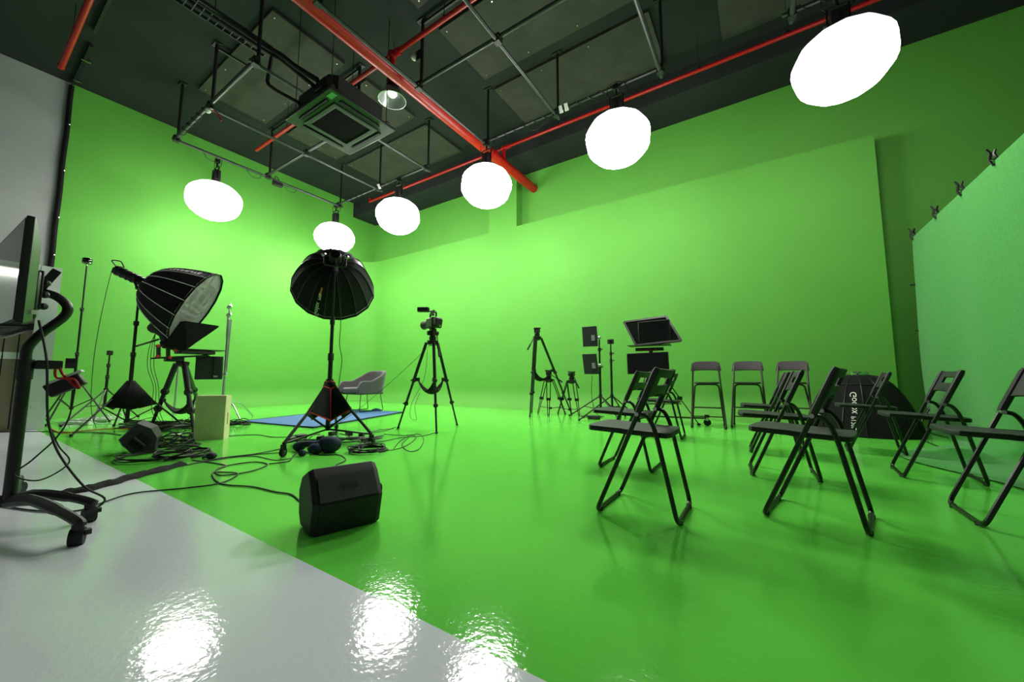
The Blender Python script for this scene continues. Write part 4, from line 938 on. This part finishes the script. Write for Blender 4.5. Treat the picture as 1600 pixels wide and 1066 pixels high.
MB().add([B[1], B[2], Cc[1]], [(0, 1, 2)]).build('side_flap', 'black_fabric', hd, solid=.008, smooth=0)
MB().add([B[0], B[3], Cc[0]], [(0, 1, 2)]).build('side_flap', 'black_fabric', hd, solid=.008, smooth=0)
MB().add([B[0], B[1], Cc[1], Cc[0]], [(0, 1, 2, 3)]).build('top_flap', 'black_fabric', hd, solid=.008, smooth=0)
MB().add([B[3]+V(0, 0, .01), B[2]+V(0, 0, .01), Cc[1]-V(0, 0, .012), Cc[0]-V(0, 0, .012)], [(0, 1, 2, 3)]).build('glass', 'mirror_glass', hd, solid=.005, smooth=0)
cmn = TP(327, 575); rmn = frame_rot((ra+FF*.1-rs_*.35).normalized())
lm = thing('monitor', 'small black monitor hung under the front of the left teleprompter', 'monitor', cmn-V(0, 0, .16)); en = rmn @ V(1, 0, 0); sn_ = rmn @ V(0, 1, 0)
MB().box(cmn, (.33, .05, .35), rmn).build('housing', 'tv_back', lm, bevel=.006)
MB().box(cmn+sn_*.027, (.31, .004, .33), rmn).build('display', 'screen_black', lm)
MB().box(cmn-sn_*.035+en*.1, (.1, .03, .33), rmn).build('connector_bay', 'black_plastic', lm, bevel=.005)
MB().box(cmn-sn_*.055+en*.08-V(0, 0, .13), (.05, .006, .025), rmn).build('label_plate', 'alu', lm)
MB().cyl(cmn+V(0, 0, .16), TP(318, 553), .015, n=8).build('mount_arm', 'black_metal', lm)
# chrome stand behind
PS = atz(346, 657); PS.z = 0
cs_ = thing('chrome_stand', 'shiny chrome light stand with splayed legs behind the left teleprompter', 'light stand', PS)
ztp = over(348, 490, PS)
MB().cyl((PS.x, PS.y, .3), (PS.x, PS.y, .98), .02, n=10).build('lower_tube', 'alu', cs_)
MB().cyl((PS.x, PS.y, .96), (PS.x, PS.y, ztp-.35), .018, n=10).build('middle_tube', 'alu', cs_)
MB().cyl((PS.x, PS.y, ztp-.4), (PS.x, PS.y, ztp), .024, n=10).build('upper_tube', 'alu', cs_)
MB().cyl((PS.x+.05, PS.y, .75), (PS.x+.05, PS.y+.02, ztp-.1), .012, n=8).build('grip_arm', 'alu', cs_)
for z in (.75, ztp-.02, ztp+.12): MB().ball((PS.x, PS.y, z), (.06, .035, .04), 10).cyl((PS.x-.08, PS.y, z), (PS.x+.08, PS.y, z+.02), .014, n=8).cyl((PS.x+.07, PS.y, z), (PS.x+.07, PS.y-.02, z+.07), .01, n=6).build('grip_head', 'alu', cs_)
MB().cyl((PS.x, PS.y, ztp), (PS.x, PS.y, ztp+.12), .012, n=8).build('stud', 'alu', cs_)
for q in (atz(375, 657), PS+V(-.35, -.35, 0), PS+V(-.2, .55, 0)):
    q = V(q.x, q.y, .012); k_ = V(PS.x, PS.y, .3).lerp(q, .55); k_.z = .27
    MB().tube(bend([(PS.x, PS.y, .3), k_, q], .06), .013, 8).build('leg', 'alu', cs_)
rl_ = thing('clamp_pole', 'thin grey pole standing behind the legs of the left tripod', 'pole', atz(272, 648)); q = atz(272, 648); MB().cyl(q, V(q.x+.02, q.y, over(275, 560, q)), .02, n=8).build('tube', 'alu', rl_)
MB().cyl(q, q+V(0, 0, .13), .035, n=10).build('foot', 'alu', rl_)

# ------------------------------------------------------------------ wooden box, speakers, armchair, floor mat
b0, b1, b2 = atz(301, 688.5), atz(349, 686.5), atz(358, 683)
ex_ = (b1-b0); wd = ex_.length; ex_.normalize(); ey_ = V(-ex_.y, ex_.x, 0); dpt = .155; bh = .5
wb = thing('wooden_box', 'pale wooden box standing on end beside the left tripod', 'box', (b0+b1)/2)
ct_ = b0+ex_*wd/2+ey_*dpt/2+V(0, 0, bh/2); RB = Matrix((ex_, ey_, V(0, 0, 1))).transposed()
MB().box(ct_-ey_*(dpt/2-.008), (wd, .016, bh), RB).build('front_panel', 'wood_pale', wb, bevel=.002)
MB().box(ct_+ey_*(dpt/2-.008), (wd, .016, bh), RB).build('rear_panel', 'wood_pale', wb, bevel=.002)
for s_ in (-1, 1):
    sp = MB().box(ct_+ex_*s_*(wd/2-.008), (.016, dpt-.033, bh), RB).build('side_panel', 'wood_pale', wb)
    MB().box(ct_+ex_*s_*(wd/2+.0005)+V(0, 0, -.02), (.002, .022, .13), RB).build('hand_slot', 'wood_slot', sp)
for s_ in (-1, 1): MB().box(ct_+V(0, 0, s_*(bh/2-.008)), (wd-.033, dpt-.033, .016), RB).build('end_panel', 'wood_pale', wb)

def speaker(name, label, B, wdir, wid, recess=False):
    wdir = Vector(wdir).normalized(); n_ = V(wdir.y, -wdir.x, 0); B = Vector(B)
    sec = [(0, 0), (.035, .145), (-.042, .25), (-.085, .282), (-.2, .235), (-.25, .16), (-.235, .05), (-.19, 0)]
    t = thing(name, label, 'loudspeaker', B+wdir*wid/2-n_*.1)
    s2 = [((u+.1)*.93-.1, (z-.13)*.93+.13) for u, z in sec]; m = MB(); lay = [(s2, .0), (sec, .022), (sec, wid-.022), (s2, wid)]; n = len(sec); P = []; F = []
    for pl_, w0 in lay: P += [B+n_*u+V(0, 0, z)+wdir*w0 for u, z in pl_]
    for i in range(3):
        for k in range(n): l = (k+1) % n; F.append((i*n+k, (i+1)*n+k, (i+1)*n+l, i*n+l))
    F += [tuple(range(n)), tuple(range(4*n-1, 3*n-1, -1))]
    m.add(P, F).build('cabinet', 'speaker_shell', t, smooth=20, bevel=.004)
    def facet(a, b, nm):
        a0, a1 = Vector((*sec[a],)), Vector((*sec[b],)); d2 = (a1-a0); nn = Vector((d2.y, -d2.x)).normalized()
        p, q = a0+d2*.03+nn*.003, a1-d2*.03+nn*.003
        MB().add([B+n_*p.x+V(0, 0, p.y)+wdir*.03, B+n_*p.x+V(0, 0, p.y)+wdir*(wid-.03), B+n_*q.x+V(0, 0, q.y)+wdir*(wid-.03), B+n_*q.x+V(0, 0, q.y)+wdir*.03], [(0, 1, 2, 3)]).build(nm, 'grille_mesh', t, smooth=0, solid=.004)
        return p, q, nn
    facet(0, 1, 'lower_grille'); p, q, nn = facet(1, 2, 'upper_grille')
    m2 = (p+q)/2; nv = n_*nn.x+V(0, 0, nn.y)
    if not recess:
        text_mb('BOSE', .036, B+n_*m2.x+V(0, 0, m2.y)+wdir*wid*.52+nv*.005, wdir, nv.cross(wdir)).build('logo', 'grey_text', t, smooth=0)
        MB().tube(spline([B+wdir*wid-n_*.12+V(0, 0, .15), B+wdir*(wid+.035)-n_*.1+V(0, 0, .15), B+wdir*(wid+.035)-n_*.1+V(0, 0, .11), B+wdir*wid-n_*.12+V(0, 0, .1)]), .009, 6).build('cable_loop', 'cable_black', t)
    else:
        c_ = B-n_*.1+V(0, 0, .14)
        for du, dz in ((-.07, -.035), (.055, .04)):
            MB().box(c_+n_*du+V(0, 0, dz)-wdir*.001, (.012, .10, .13), Matrix((wdir, n_, V(0, 0, 1))).transposed() @ Matrix.Rotation(-.6, 3, 'X')).build('handle_recess', 'dark_recess', t, bevel=.01)
    return t
B0 = atz(488, 841); B1_ = atz(589, 816)
speaker('loudspeaker', 'dark grey wedge loudspeaker standing alone in the foreground on green floor', B0-(B1_-B0).normalized()*.012, B1_-B0, .315)
QS = atz(214, 710.5); vq = V(QS.x, QS.y, 0).normalized(); qx = V(vq.y, -vq.x, 0); sq_ = FPX/((QS-V(0, 0, CAM_H)).dot(FF))
t = thing('loudspeaker', 'black loudspeaker tipped on its edge showing its handle recesses, beside the left cable pile', 'loudspeaker', QS)
def on_end(px, y, d=0):
    dd = ray(px, y); o = V(0, 0, CAM_H); return o+dd*((QS-o).dot(vq)/dd.dot(vq))+vq*d
end = [(184.5, 688), (215, 660.5), (238, 669), (247, 684), (243.5, 704), (206, 710), (190, 697)]
cq = on_end(216, 686); P = [on_end(*e) for e in end]; n = len(P)
P[5].z = max(P[5].z, .004)
L3 = [[cq.lerp(p, .94) for p in P], [p+vq*.025 for p in P], [p+vq*.27+qx*.04 for p in P], [cq.lerp(p, .9)+vq*.31+qx*.04 for p in P]]
F = []
for i in range(3):
    for k in range(n): l = (k+1) % n; F.append((i*n+k, (i+1)*n+k, (i+1)*n+l, i*n+l))
MB().add([p for l in L3 for p in l], F+[tuple(range(n)), tuple(range(4*n-1, 3*n-1, -1))]).build('cabinet', 'speaker_shell', t, smooth=20, bevel=.003)
for a in ([(199, 692), (206, 687), (224, 699), (216, 706)], [(212, 682), (221, 675), (239, 689), (230, 696)]):
    m_ = MB(); m_.add([on_end(*p, -.002) for p in a], [(0, 1, 2, 3)]); m_.build('handle_recess', 'dark_recess', t, smooth=0, solid=.004)
g_ = on_end(209, 684, -.012); h_ = on_end(226, 697, -.012); MB().cyl(g_, h_, .012, n=8).build('handle_bar', 'speaker_shell', t)

PCH = atz(571, 643.5); PCH.z = 0
ac_ = thing('armchair', 'grey upholstered tub armchair on thin black wire legs', 'armchair', PCH)
fwd = -(RR*.8+FF*.25); fwd = V(.0, -1, 0).normalized(); sd = V(-fwd.y, fwd.x, 0)
def AC(f, s_, z): return PCH+fwd*f+sd*s_+V(0, 0, z)
def shell(u, v):
    a = math.pi*(u*2-1)*.5*1.0           # -90..90 sweep round the back
    k = abs(u*2-1)
    hgt = .84-.22*min(1, max(0, (k-.22)/.45))**1.2 if k < .9 else .62-.2*((k-.9)/.1)**2
    if k > .45: f = (k-.45)/.55*.50-.06; s_ = math.copysign(.31, u-.5)
    else: f = -.06-.22*math.cos(k/.45*math.pi/2); s_ = math.copysign(.31*math.sin(k/.45*math.pi/2), u-.5)
    fl = 1+.05*v; lean = -.07*v*(1 if k < .45 else max(0, 1-(k-.45)*3))
    return AC(f+lean, s_*fl, .36+(hgt-.36)*v)
MB().grid(shell, 36, 10).build('back_shell', 'upholstery', ac_, solid=.055, subsurf=1, smooth=60)
MB().box(AC(.1, 0, .43), (.54, .55, .12), frame_rot(fwd)).build('seat_cushion', 'upholstery', ac_, bevel=.035)
MB().box(AC(.08, 0, .365), (.55, .58, .03), frame_rot(fwd)).build('underframe', 'black_metal', ac_)
for s_ in (-1, 1): MB().tube(bend([AC(.28, s_*.22, .36), AC(.32, s_*.25, .016), AC(-.24, s_*.25, .016), AC(-.18, s_*.22, .36)], .03), .008, 6).build('wire_leg', 'black_metal', ac_)
mt = [atz(379, 659.5), atz(490, 669.5), atz(630, 645), atz(545, 641)]
m = MB(); m.add([p+V(0, 0, .003) for p in mt]+[p+V(0, 0, .016) for p in mt], [(3, 2, 1, 0), (4, 5, 6, 7)]+[(i, (i+1) % 4, 4+(i+1) % 4, 4+i) for i in range(4)])
bm_ = thing('floor_mat', 'flat blue rug on the green floor under the armchair', 'rug', sum(mt, Vector())/4); m.build('pile', 'mat_blue', bm_, smooth=0)
MB().tube([p+V(0, 0, .012) for p in mt], .012, 6, closed=True).build('edge_binding', 'mat_edge', bm_)
q = (mt[3]*.55+mt[2]*.45); wr = MB(); wr.tube(spline([q+V(.0, 0, .02), q+V(.12, .02, .05), q+V(.25, .03, .02)]), [.02]*13, 6); wr.build('fold', 'mat_blue', bm_)
for o_ in ac_.children: pass
ac_.location.z = .017

# ------------------------------------------------------------------ television on a rolling cart at far left
PK = V(-3.127, .262, 0)
ck = thing('tv_cart', 'black rolling television cart with curved neck and castors at far left', 'tv cart', PK)
MB().cyl((PK.x, PK.y, .1), (PK.x, PK.y, .80), .024, n=18).build('column', 'black_metal', ck)
MB().cyl((PK.x, PK.y, .70), (PK.x, PK.y, .80), .029, n=18).build('collar', 'black_plastic', ck)
cl = V(.10, .99, 0).normalized()                                  # towards image right
MB().tube(spline([(PK.x, PK.y, .78), (PK.x, PK.y, .86), PK+cl*.04+V(0, 0, .94), PK+cl*.105+V(0, 0, 1.03), PK+cl*.115+V(0, 0, 1.09), PK+cl*.07+V(0, 0, 1.14), PK+cl*.0+V(0, 0, 1.155)], 6), .021, 14).build('neck', 'black_metal', ck)
for q, kk in ((atz(119, 852), .0), (atz(138, 816), 0), (V(-3.55, -.25, 0), 0), (V(-3.85, .35, 0), 0)):
    q = V(q.x, q.y, 0); d_ = (q-PK).normalized()
    MB().tube(spline([PK+V(0, 0, .10), PK.lerp(q, .35)+V(0, 0, .135), PK.lerp(q, .75)+V(0, 0, .118), q+V(0, 0, .095)-d_*.0, q+V(0, 0, .085)+d_*.02]), [.028]*6+[.024]*6+[.02]*6+[.019]*6+[.018], 8).build('leg', 'black_plastic', ck)
    s_ = V(-d_.y, d_.x, 0); wd_ = (s_*.8+d_*.5).normalized()
    cst = MB().cyl(q+V(0, 0, .035)-wd_*.022, q+V(0, 0, .035)+wd_*.022, .035, n=16).build('castor', 'black_rubber', ck)
    MB().cyl(q+V(0, 0, .05), q+V(0, 0, .085), .02, n=10).build('swivel', 'black_plastic', cst)
    MB().box(q+V(0, 0, .05)+wd_*.03, (.03, .02, .02)).build('brake', 'black_plastic', cst)
MB().box(PK+cl*.075+V(0, 0, .775), (.05, .09, .045)).build('clamp_arm', 'black_plastic', ck, bevel=.005)
MB().cyl(PK+cl*.13+V(0, 0, .785), PK+cl*.165+V(0, 0, .785), .028, n=10).build('clamp_knob', 'black_plastic', ck)
Nn, Fn_ = V(-2.774, .186, 0), V(-3.493, .154, 0); td = (Fn_-Nn).normalized(); tn = V(-td.y, td.x, 0)
if tn.y > 0: tn = -tn                                             # screen normal, away from the cart
tv = thing('television', 'flat black television seen almost edge-on at the far left', 'television', (Nn+Fn_)/2+V(0, 0, .95))
z0, z1 = .955, 1.45; cz = (z0+z1)/2; RT = Matrix((td, tn, V(0, 0, 1))).transposed(); tl = (Fn_-Nn).length; tc_ = (Nn+Fn_)/2
MB().box(tc_+V(0, 0, cz)-tn*.012, (tl, .024, z1-z0), RT).build('bezel', 'black_plastic', tv, bevel=.003)
MB().box(tc_+V(0, 0, cz)+tn*.0015, (tl-.03, .003, z1-z0-.03), RT).build('display', 'screen_black', tv)
bk0 = [(0, z0), (tl, z0), (tl, z1), (0, z1)]; bk1 = [(.09, z0+.02), (tl-.09, z0+.02), (tl-.09, z1-.1), (.09, z1-.1)]
P = [Nn+td*x+V(0, 0, z)-tn*.024 for x, z in bk0]+[Nn+td*x+V(0, 0, z)-tn*.062 for x, z in bk1]
MB().add(P, [(4, 5, 6, 7), (0, 1, 5, 4), (1, 2, 6, 5), (2, 3, 7, 6), (3, 0, 4, 7), (3, 2, 1, 0)]).build('back_casing', 'tv_back', tv, smooth=0)
MB().box(Nn+td*.36-tn*.072+V(0, 0, z0+.16), (.34, .03, .24), RT).build('lower_casing', 'tv_back', tv, bevel=.01)
MB().box(Nn+td*.07-tn*.056+V(0, 0, z0+.06), (.003, .03, .02), RT).build('sticker', 'white_text', tv)
MB().box(Nn+td*.33-tn*.095+V(0, 0, 1.15), (.16, .02, .2), RT).build('mount_plate', 'black_metal', tv, bevel=.004)
for z in (1.07, 1.13, 1.19): MB().ball(Nn+td*.27-tn*.115+V(0, 0, z), .018, 8).build('mount_knob', 'black_plastic', tv)
MB().bar(Nn+td*.3-tn*.105+V(0, 0, 1.17), Nn+td*.3-tn*.15+V(0, 0, 1.27), .02, .035).build('camera_shelf', 'black_metal', tv)
trm = thing('equipment_tray', 'black slotted tray under the television', 'tray', tc_+V(0, 0, .93))
for k in range(8): MB().bar(Nn+td*(.02+.09*k)+tn*.09+V(0, 0, .935), Nn+td*(.02+.09*k)-tn*.05+V(0, 0, .945), .03, .012).build('slat', 'black_metal', trm)
for s_ in (-.05, .09): MB().bar(Nn+td*-.0+tn*s_+V(0, 0, .94), Fn_+tn*s_+V(0, 0, .94), .014, .03).build('edge', 'black_metal', trm)
pb = thing('power_strip', 'black and white power brick tied to the cart with red cord', 'power adapter', PK+cl*.12+V(0, 0, .66))
pR = frame_rot((cl*.8-V(PK.x, PK.y, 0).normalized()*.2+V(0, 0, .5)).normalized())
MB().box(PK+cl*.14+V(0, 0, .67), (.14, .06, .07), pR).build('brick', 'black_plastic', pb, bevel=.008)
MB().box(PK+cl*.135+V(0, 0, .71), (.14, .06, .012), pR).build('lid', 'pale_board', pb)
MB().tube(spline([PK+cl*.1+V(.0, 0, .79), PK+cl*.1+V(.04, 0, .71), PK+cl*.16+V(.05, 0, .7), PK+cl*.18+V(.05, 0, .65), PK+cl*.12+V(.03, 0, .73), PK+cl*.11+V(0, 0, .79)]), .006, 6).build('cord', 'cable_red', pb)

# ------------------------------------------------------------------ blue bag, tangle, cables on the floor
bl = thing('saddle_bag', 'dark blue saddle sandbag lying under the rolling stand', 'sandbag', atz(495, 706))
for px, y, r in ((467, 705, (.06, .045, .045)), (472, 713, (.035, .03, .03)), (493, 709, (.075, .055, .05)), (514, 707, (.115, .08, .08))):
    q = atz(px, y); MB().ball(q+V(0, 0, r[2]*.93), r, 14, frame_rot(RR)).build('lobe', 'bag_blue', bl)
MB().tube(spline([atz(467, 705)+V(0, 0, .06), atz(482, 706)+V(0, 0, .075), atz(496, 707)+V(0, 0, .08), atz(510, 705)+V(0, 0, .1)]), .03, 8).build('strap', 'bag_blue', bl)
def cable(label, pts, r=.006, m='cable_black', h=None, name='cable', grp='cables lying on the floor'):
    r *= .72
    P = [atz(x, y) for x, y in pts]; P = [V(p.x, p.y, r+.001+(h[i] if h else 0)) for i, p in enumerate(P)]
    o = MB().tube(spline(P, 6), r, 6).build(name, m, None, smooth=80); return tag(o, label, 'cable', grp)
cable('long thin black cable from the cart across the grey floor to the foreground loudspeaker', [(0, 792), (60, 800), (120, 800), (160, 787), (210, 772), (290, 764), (345, 756), (372, 742), (352, 739), (332, 741), (345, 757), (395, 762), (430, 770), (455, 774), (470, 785), (482, 783)])
cable('black cable making a wide loop in the middle of the green floor', [(332, 741), (350, 730), (395, 723), (418, 727), (390, 738), (345, 744), (338, 735), (352, 728), (300, 720)])
cable('black cable curling from the rolling stand to behind the foreground loudspeaker', [(420, 726), (450, 722), (458, 714), (470, 706), (500, 712), (530, 712), (540, 720), (525, 728), (527, 733), (560, 731)])
cable('thin black cable running from the wooden box to the rolling stand', [(357, 682), (400, 680), (430, 684), (470, 682), (500, 679)])
cable('thin black cable from the rolling stand to the left cable pile', [(440, 702), (400, 710), (350, 716), (320, 722), (290, 728)])
cable('second thin black cable between the rolling stand and the left cable pile', [(440, 708), (400, 711), (360, 716), (310, 724)], .005)
cable('short black cable wandering in front of the wide cable loop', [(360, 715), (400, 714), (430, 720), (455, 717)], .005)
cable('black cable trailing from the camera tripod foot to the rolling stand', [(682, 676), (660, 682), (630, 684), (600, 690), (575, 693), (545, 688)], .005)
cable('thin black cable bundle beside the rolling stand, leading to the video camera', [(618, 668), (600, 674), (575, 677), (560, 680), (590, 673), (615, 670)], .005)
cable('black cable loop on the floor before the video camera tripod', [(600, 679), (632, 681), (655, 679), (662, 688), (655, 702), (640, 706), (628, 696), (640, 682), (625, 690), (615, 702)], .005)
cable('second black cable loop running toward the coiled cable', [(636, 680), (650, 683), (640, 694), (622, 702), (600, 705), (575, 704)], .005)
def coil(label, c, R, turns, sq=1.0, r=.006, m='cable_black', jit=.08, hgt=.012, name='coiled_cable'):
    P = []; n = int(turns*16); r *= .75
    for i in range(n+1):
        a = 2*math.pi*i/16; rr = R*(1+jit*math.sin(i*.37)+jit*.5*math.sin(i*.83)); P.append(V(c[0]+rr*math.cos(a), c[1]+rr*math.sin(a)*sq, r+.001+hgt*(i/n)*(1+.6*math.sin(i*.9))))
    o = MB().tube(P, r, 5).build(name, m, None, smooth=80); return tag(o, label, 'cable', 'coiled cables on the floor')
coil('neat round coil of black cable right of the rolling stand', atz(575, 705), .17, 7, 1, .007, hgt=.03)
coil('flat coil of thick black cable beside the turned away loudspeaker', atz(285, 713), .2, 5, 1.0, .009, hgt=.04)
coil('loose oval coil of black cable in front of the turned away loudspeaker', atz(240, 716), .26, 3.3, 1.0, .008, hgt=.03)
coil('dense heap of coiled black cable between loudspeaker and wooden box', atz(270, 699), .17, 8, 1.0, .009, jit=.25, hgt=.1)
coil('coil of black cable on the floor behind the wooden box', atz(372, 664), .17, 6, .8, .009, hgt=.05)
cable('black cable running straight past the wooden box to the loudspeaker', [(240, 685), (270, 682), (300, 684)], .009)
cable('second black cable lying along the floor behind the turned away loudspeaker', [(230, 690), (262, 686), (300, 682)], .009)
cable('orange extension cable along the floor at the foot of the left stands', [(76, 668), (95, 677), (130, 674), (165, 671), (200, 671), (225, 672)], .009, 'orange')
cable('black cable along the grey and green border by the partition', [(0, 676), (60, 675), (110, 676), (160, 677), (190, 681)], .007)
cable('pale cable from the wall socket to the white power strip', [(66, 655), (80, 660), (95, 663), (110, 667)], .007, 'cable_white', h=[.12, .03, 0, 0])
cable('white cable crossing the floor under the left stands', [(95, 668), (130, 664), (170, 663), (205, 668)], .007, 'cable_white')
for k, (x, y) in enumerate(((118, 664), (140, 660), (158, 657))):
    q = atz(x, y); w2 = thing('power_strip', ['white power strip nearest the grey partition under the left stands', 'white power strip in the middle of the heap under the left stands', 'white power strip farthest back in the heap under the left stands'][k], 'power strip', q, 'white power strips under the left stands'); a = .5+.3*k
    Rk = Matrix.Rotation(a, 3, 'Z'); MB().box(q+V(0, 0, .025), (.5, .07, .045), Rk).build('housing', 'socket_white', w2, bevel=.006)
    for j in range(4): MB().box(q+V(0, 0, .05)+Rk @ V(-.18+.11*j, 0, 0), (.06, .05, .006), Rk).build('outlet', 'pale_board', w2)
    MB().tube(spline([q+Rk @ V(.1, 0, .05), q+Rk @ V(.2, .03, .12), q+Rk @ V(.3, -.02, .05), q+Rk @ V(.45, 0, .012)]), .008, 6).build('lead', 'cable_white', w2)
tg1 = thing('cable_heap', 'messy heap of black cables and plugs under the hooded teleprompter', 'cables', atz(255, 668))
for k in range(16):
    q = atz(random.uniform(205, 300), random.uniform(662, 674)); P = []
    for j in range(7): P.append(q+V(random.uniform(-.28, .28), random.uniform(-.25, .25), .01+random.random()*.07))
    MB().tube(spline(P, 5), random.choice([.005, .007, .008]), 5).build('cable', 'cable_black', tg1)
for k in range(7): q = atz(random.uniform(210, 300), random.uniform(660, 672)); MB().box(q+V(0, 0, .03), (.16, .07, .05), Matrix.Rotation(random.random()*3, 3, 'Z')).build('adapter', 'black_plastic', tg1, bevel=.008)
q = atz(276, 686.5); wp = thing('plug_box', 'small white plug on the cables beside the wooden box', 'plug', q); MB().box(q+V(0, 0, .035), (.1, .07, .05), Matrix.Rotation(.5, 3, 'Z')).build('housing', 'socket_white', wp, bevel=.006)
MB().tube([q+V(.05, .02, .03), q+V(.12, .05, .02)], .01, 6).build('lead', 'cable_black', wp)
q = atz(330, 718); wp = thing('plug', 'small round black plug on the floor near the wide cable loop', 'plug', q); MB().ball(q+V(0, 0, .03), (.05, .04, .03), 10).build('body', 'black_rubber', wp); MB().tube([q+V(-.05, 0, .02), q+V(-.1, -.03, .008)], .009, 6).build('lead', 'cable_black', wp)
# small gear lying across the spreaders of the rolling stand
q0 = atz(500, 690)
tg2 = thing('cable_heap', 'tangle of black cables and small gear lying at the rolling stand base', 'cables', q0)
for k in range(10):
    q = atz(random.uniform(455, 575), random.uniform(686, 700)); P = [q+V(random.uniform(-.2, .2), random.uniform(-.2, .2), .01+random.random()*.06) for j in range(6)]
    MB().tube(spline(P, 5), .006, 5).build('cable', 'cable_black', tg2)
for x, y in ((455, 695), (470, 690), (520, 684), (545, 684), (565, 687), (500, 692)): q = atz(x, y); MB().box(q+V(0, 0, .05), (.12, .05, .05), Matrix.Rotation(random.random()*3, 3, 'Z')).build('gear', 'black_plastic', tg2, bevel=.008)
# padded cable sleeve over the grey floor
P = [atz(x, y) for x, y in ((0, 786), (45, 781), (90, 774), (130, 767), (170, 757), (205, 747), (245, 737), (282, 727))]; P = spline(P, 6); m = MB(); V_ = []; F = []
for i, p in enumerate(P):
    d = (P[min(i+1, len(P)-1)]-P[max(0, i-1)]).normalized(); s_ = V(-d.y, d.x, 0); wv_ = .055+.008*math.sin(i*1.1)
    V_ += [p+s_*wv_+V(0, 0, .003), p+s_*wv_*.7+V(0, 0, .018+.004*math.sin(i*.9)), p+V(0, 0, .028+.006*math.sin(i*1.4)), p-s_*wv_*.7+V(0, 0, .018), p-s_*wv_+V(0, 0, .003)]
for i in range(len(P)-1):
    for k in range(4): F.append((5*i+k, 5*i+k+1, 5*i+k+6, 5*i+k+5))
slv = m.add(V_, F).build('cable_sleeve', 'black_fabric', None, smooth=60); tag(slv, 'black padded cable sleeve lying over the grey and green border', 'cable cover')
# hanging leads
def hang_cable(label, pts, r=.005, m='cable_black'):
    r *= .72
    o = MB().tube(spline(pts, 6), r, 6).build('cable', m, None, smooth=80); return tag(o, label, 'cable', 'hanging cables')
hang_cable('black cable hanging down the television cart to the floor', [PK+cl*.02+V(.05, 0, 1.0), PK+cl*.06+V(.05, 0, .8), PK+cl*.08+V(.06, 0, .55), PK+cl*.1+V(.08, 0, .42), PK+cl*.14+V(.1, 0, .3), PK+cl*.22+V(.15, 0, .15), PK+cl*.3+V(.15, 0, .06), atz(112, 815)], .007)
hang_cable('thin black cable looping beside the television cart column', [PK+cl*.17+V(.03, 0, .66), PK+cl*.16+V(.03, 0, .5), PK+cl*.12+V(.06, 0, .4), PK+cl*.05+V(.06, 0, .3), PK+cl*.0+V(.07, 0, .24), PK+cl*.08+V(.08, 0, .2), PK+cl*.17+V(.08, 0, .27), PK+cl*.13+V(.06, 0, .36), PK+cl*.08+V(.06, 0, .5)])
hang_cable('power lead hanging from the gridded softbox lamp', [fx-ax*.3, fx-ax*.34+V(0, 0, -.05), V(fx.x-.28, fx.y-.3, 1.5), V(fx.x-.3, fx.y-.32, .9), V(fx.x-.28, fx.y-.3, .3), atz(150, 668)])
hang_cable('power lead hanging down the rolling stand pole', [apg-axg*.15-V(0, 0, .07), V(PG.x+.06, PG.y+.06, 1.4), V(PG.x+.06, PG.y+.06, 1.1), V(PG.x+.09, PG.y+.08, .9), V(PG.x+.08, PG.y+.06, .6), V(PG.x+.1, PG.y+.04, .1)], .006)
for k in range(3): hang_cable(['outer black lead drooping from the left teleprompter camera', 'middle black lead drooping from the left teleprompter camera', 'inner black lead drooping from the left teleprompter camera'][k], [TP(241, 522, -.05), TP(230+k*4, 545, -.1), TP(227+k*5, 575, -.12), TP(236+k*4, 605, -.12), TP(234+k*6, 640, -.1), TP(245+k*4, 660, -.1)])
e0 = hA+V(-.02, 0, -.02); hang_cable('thin black cable slanting from the video camera down to the rug', [e0, e0+(atz(523, 668)-e0)*.35-V(0, 0, .04), e0+(atz(523, 668)-e0)*.7-V(0, 0, .04), atz(523, 668)+V(0, 0, .02)], .004)
hang_cable('black cable loop hanging below the video camera stone bag', [V(hA.x-.1, hA.y, 1.1), V(hA.x-.15, hA.y, .7), V(hA.x-.28, hA.y-.1, .35), V(hA.x-.3, hA.y-.1, .15), V(hA.x-.2, hA.y-.08, .13), V(hA.x-.22, hA.y-.1, .3), V(hA.x-.18, hA.y-.05, .5)], .004)
# wall socket on the partition
ws = thing('wall_socket', 'white socket plate low on the pale partition', 'socket', (XPT, .62, .55)); q = atx(52, 634, XPT)
MB().box((XPT+.006, q.y, q.z), (.012, .1, .1)).build('plate', 'socket_white', ws, bevel=.003); MB().box((XPT+.03, q.y, q.z-.02), (.05, .05, .04)).build('plug', 'cable_white', ws)
# black flex at the foot of the green cloth
cable('black extension lead along the foot of the green cloth', [(1432, 684), (1450, 692), (1470, 700), (1485, 703), (1505, 710), (1530, 722)], .007)
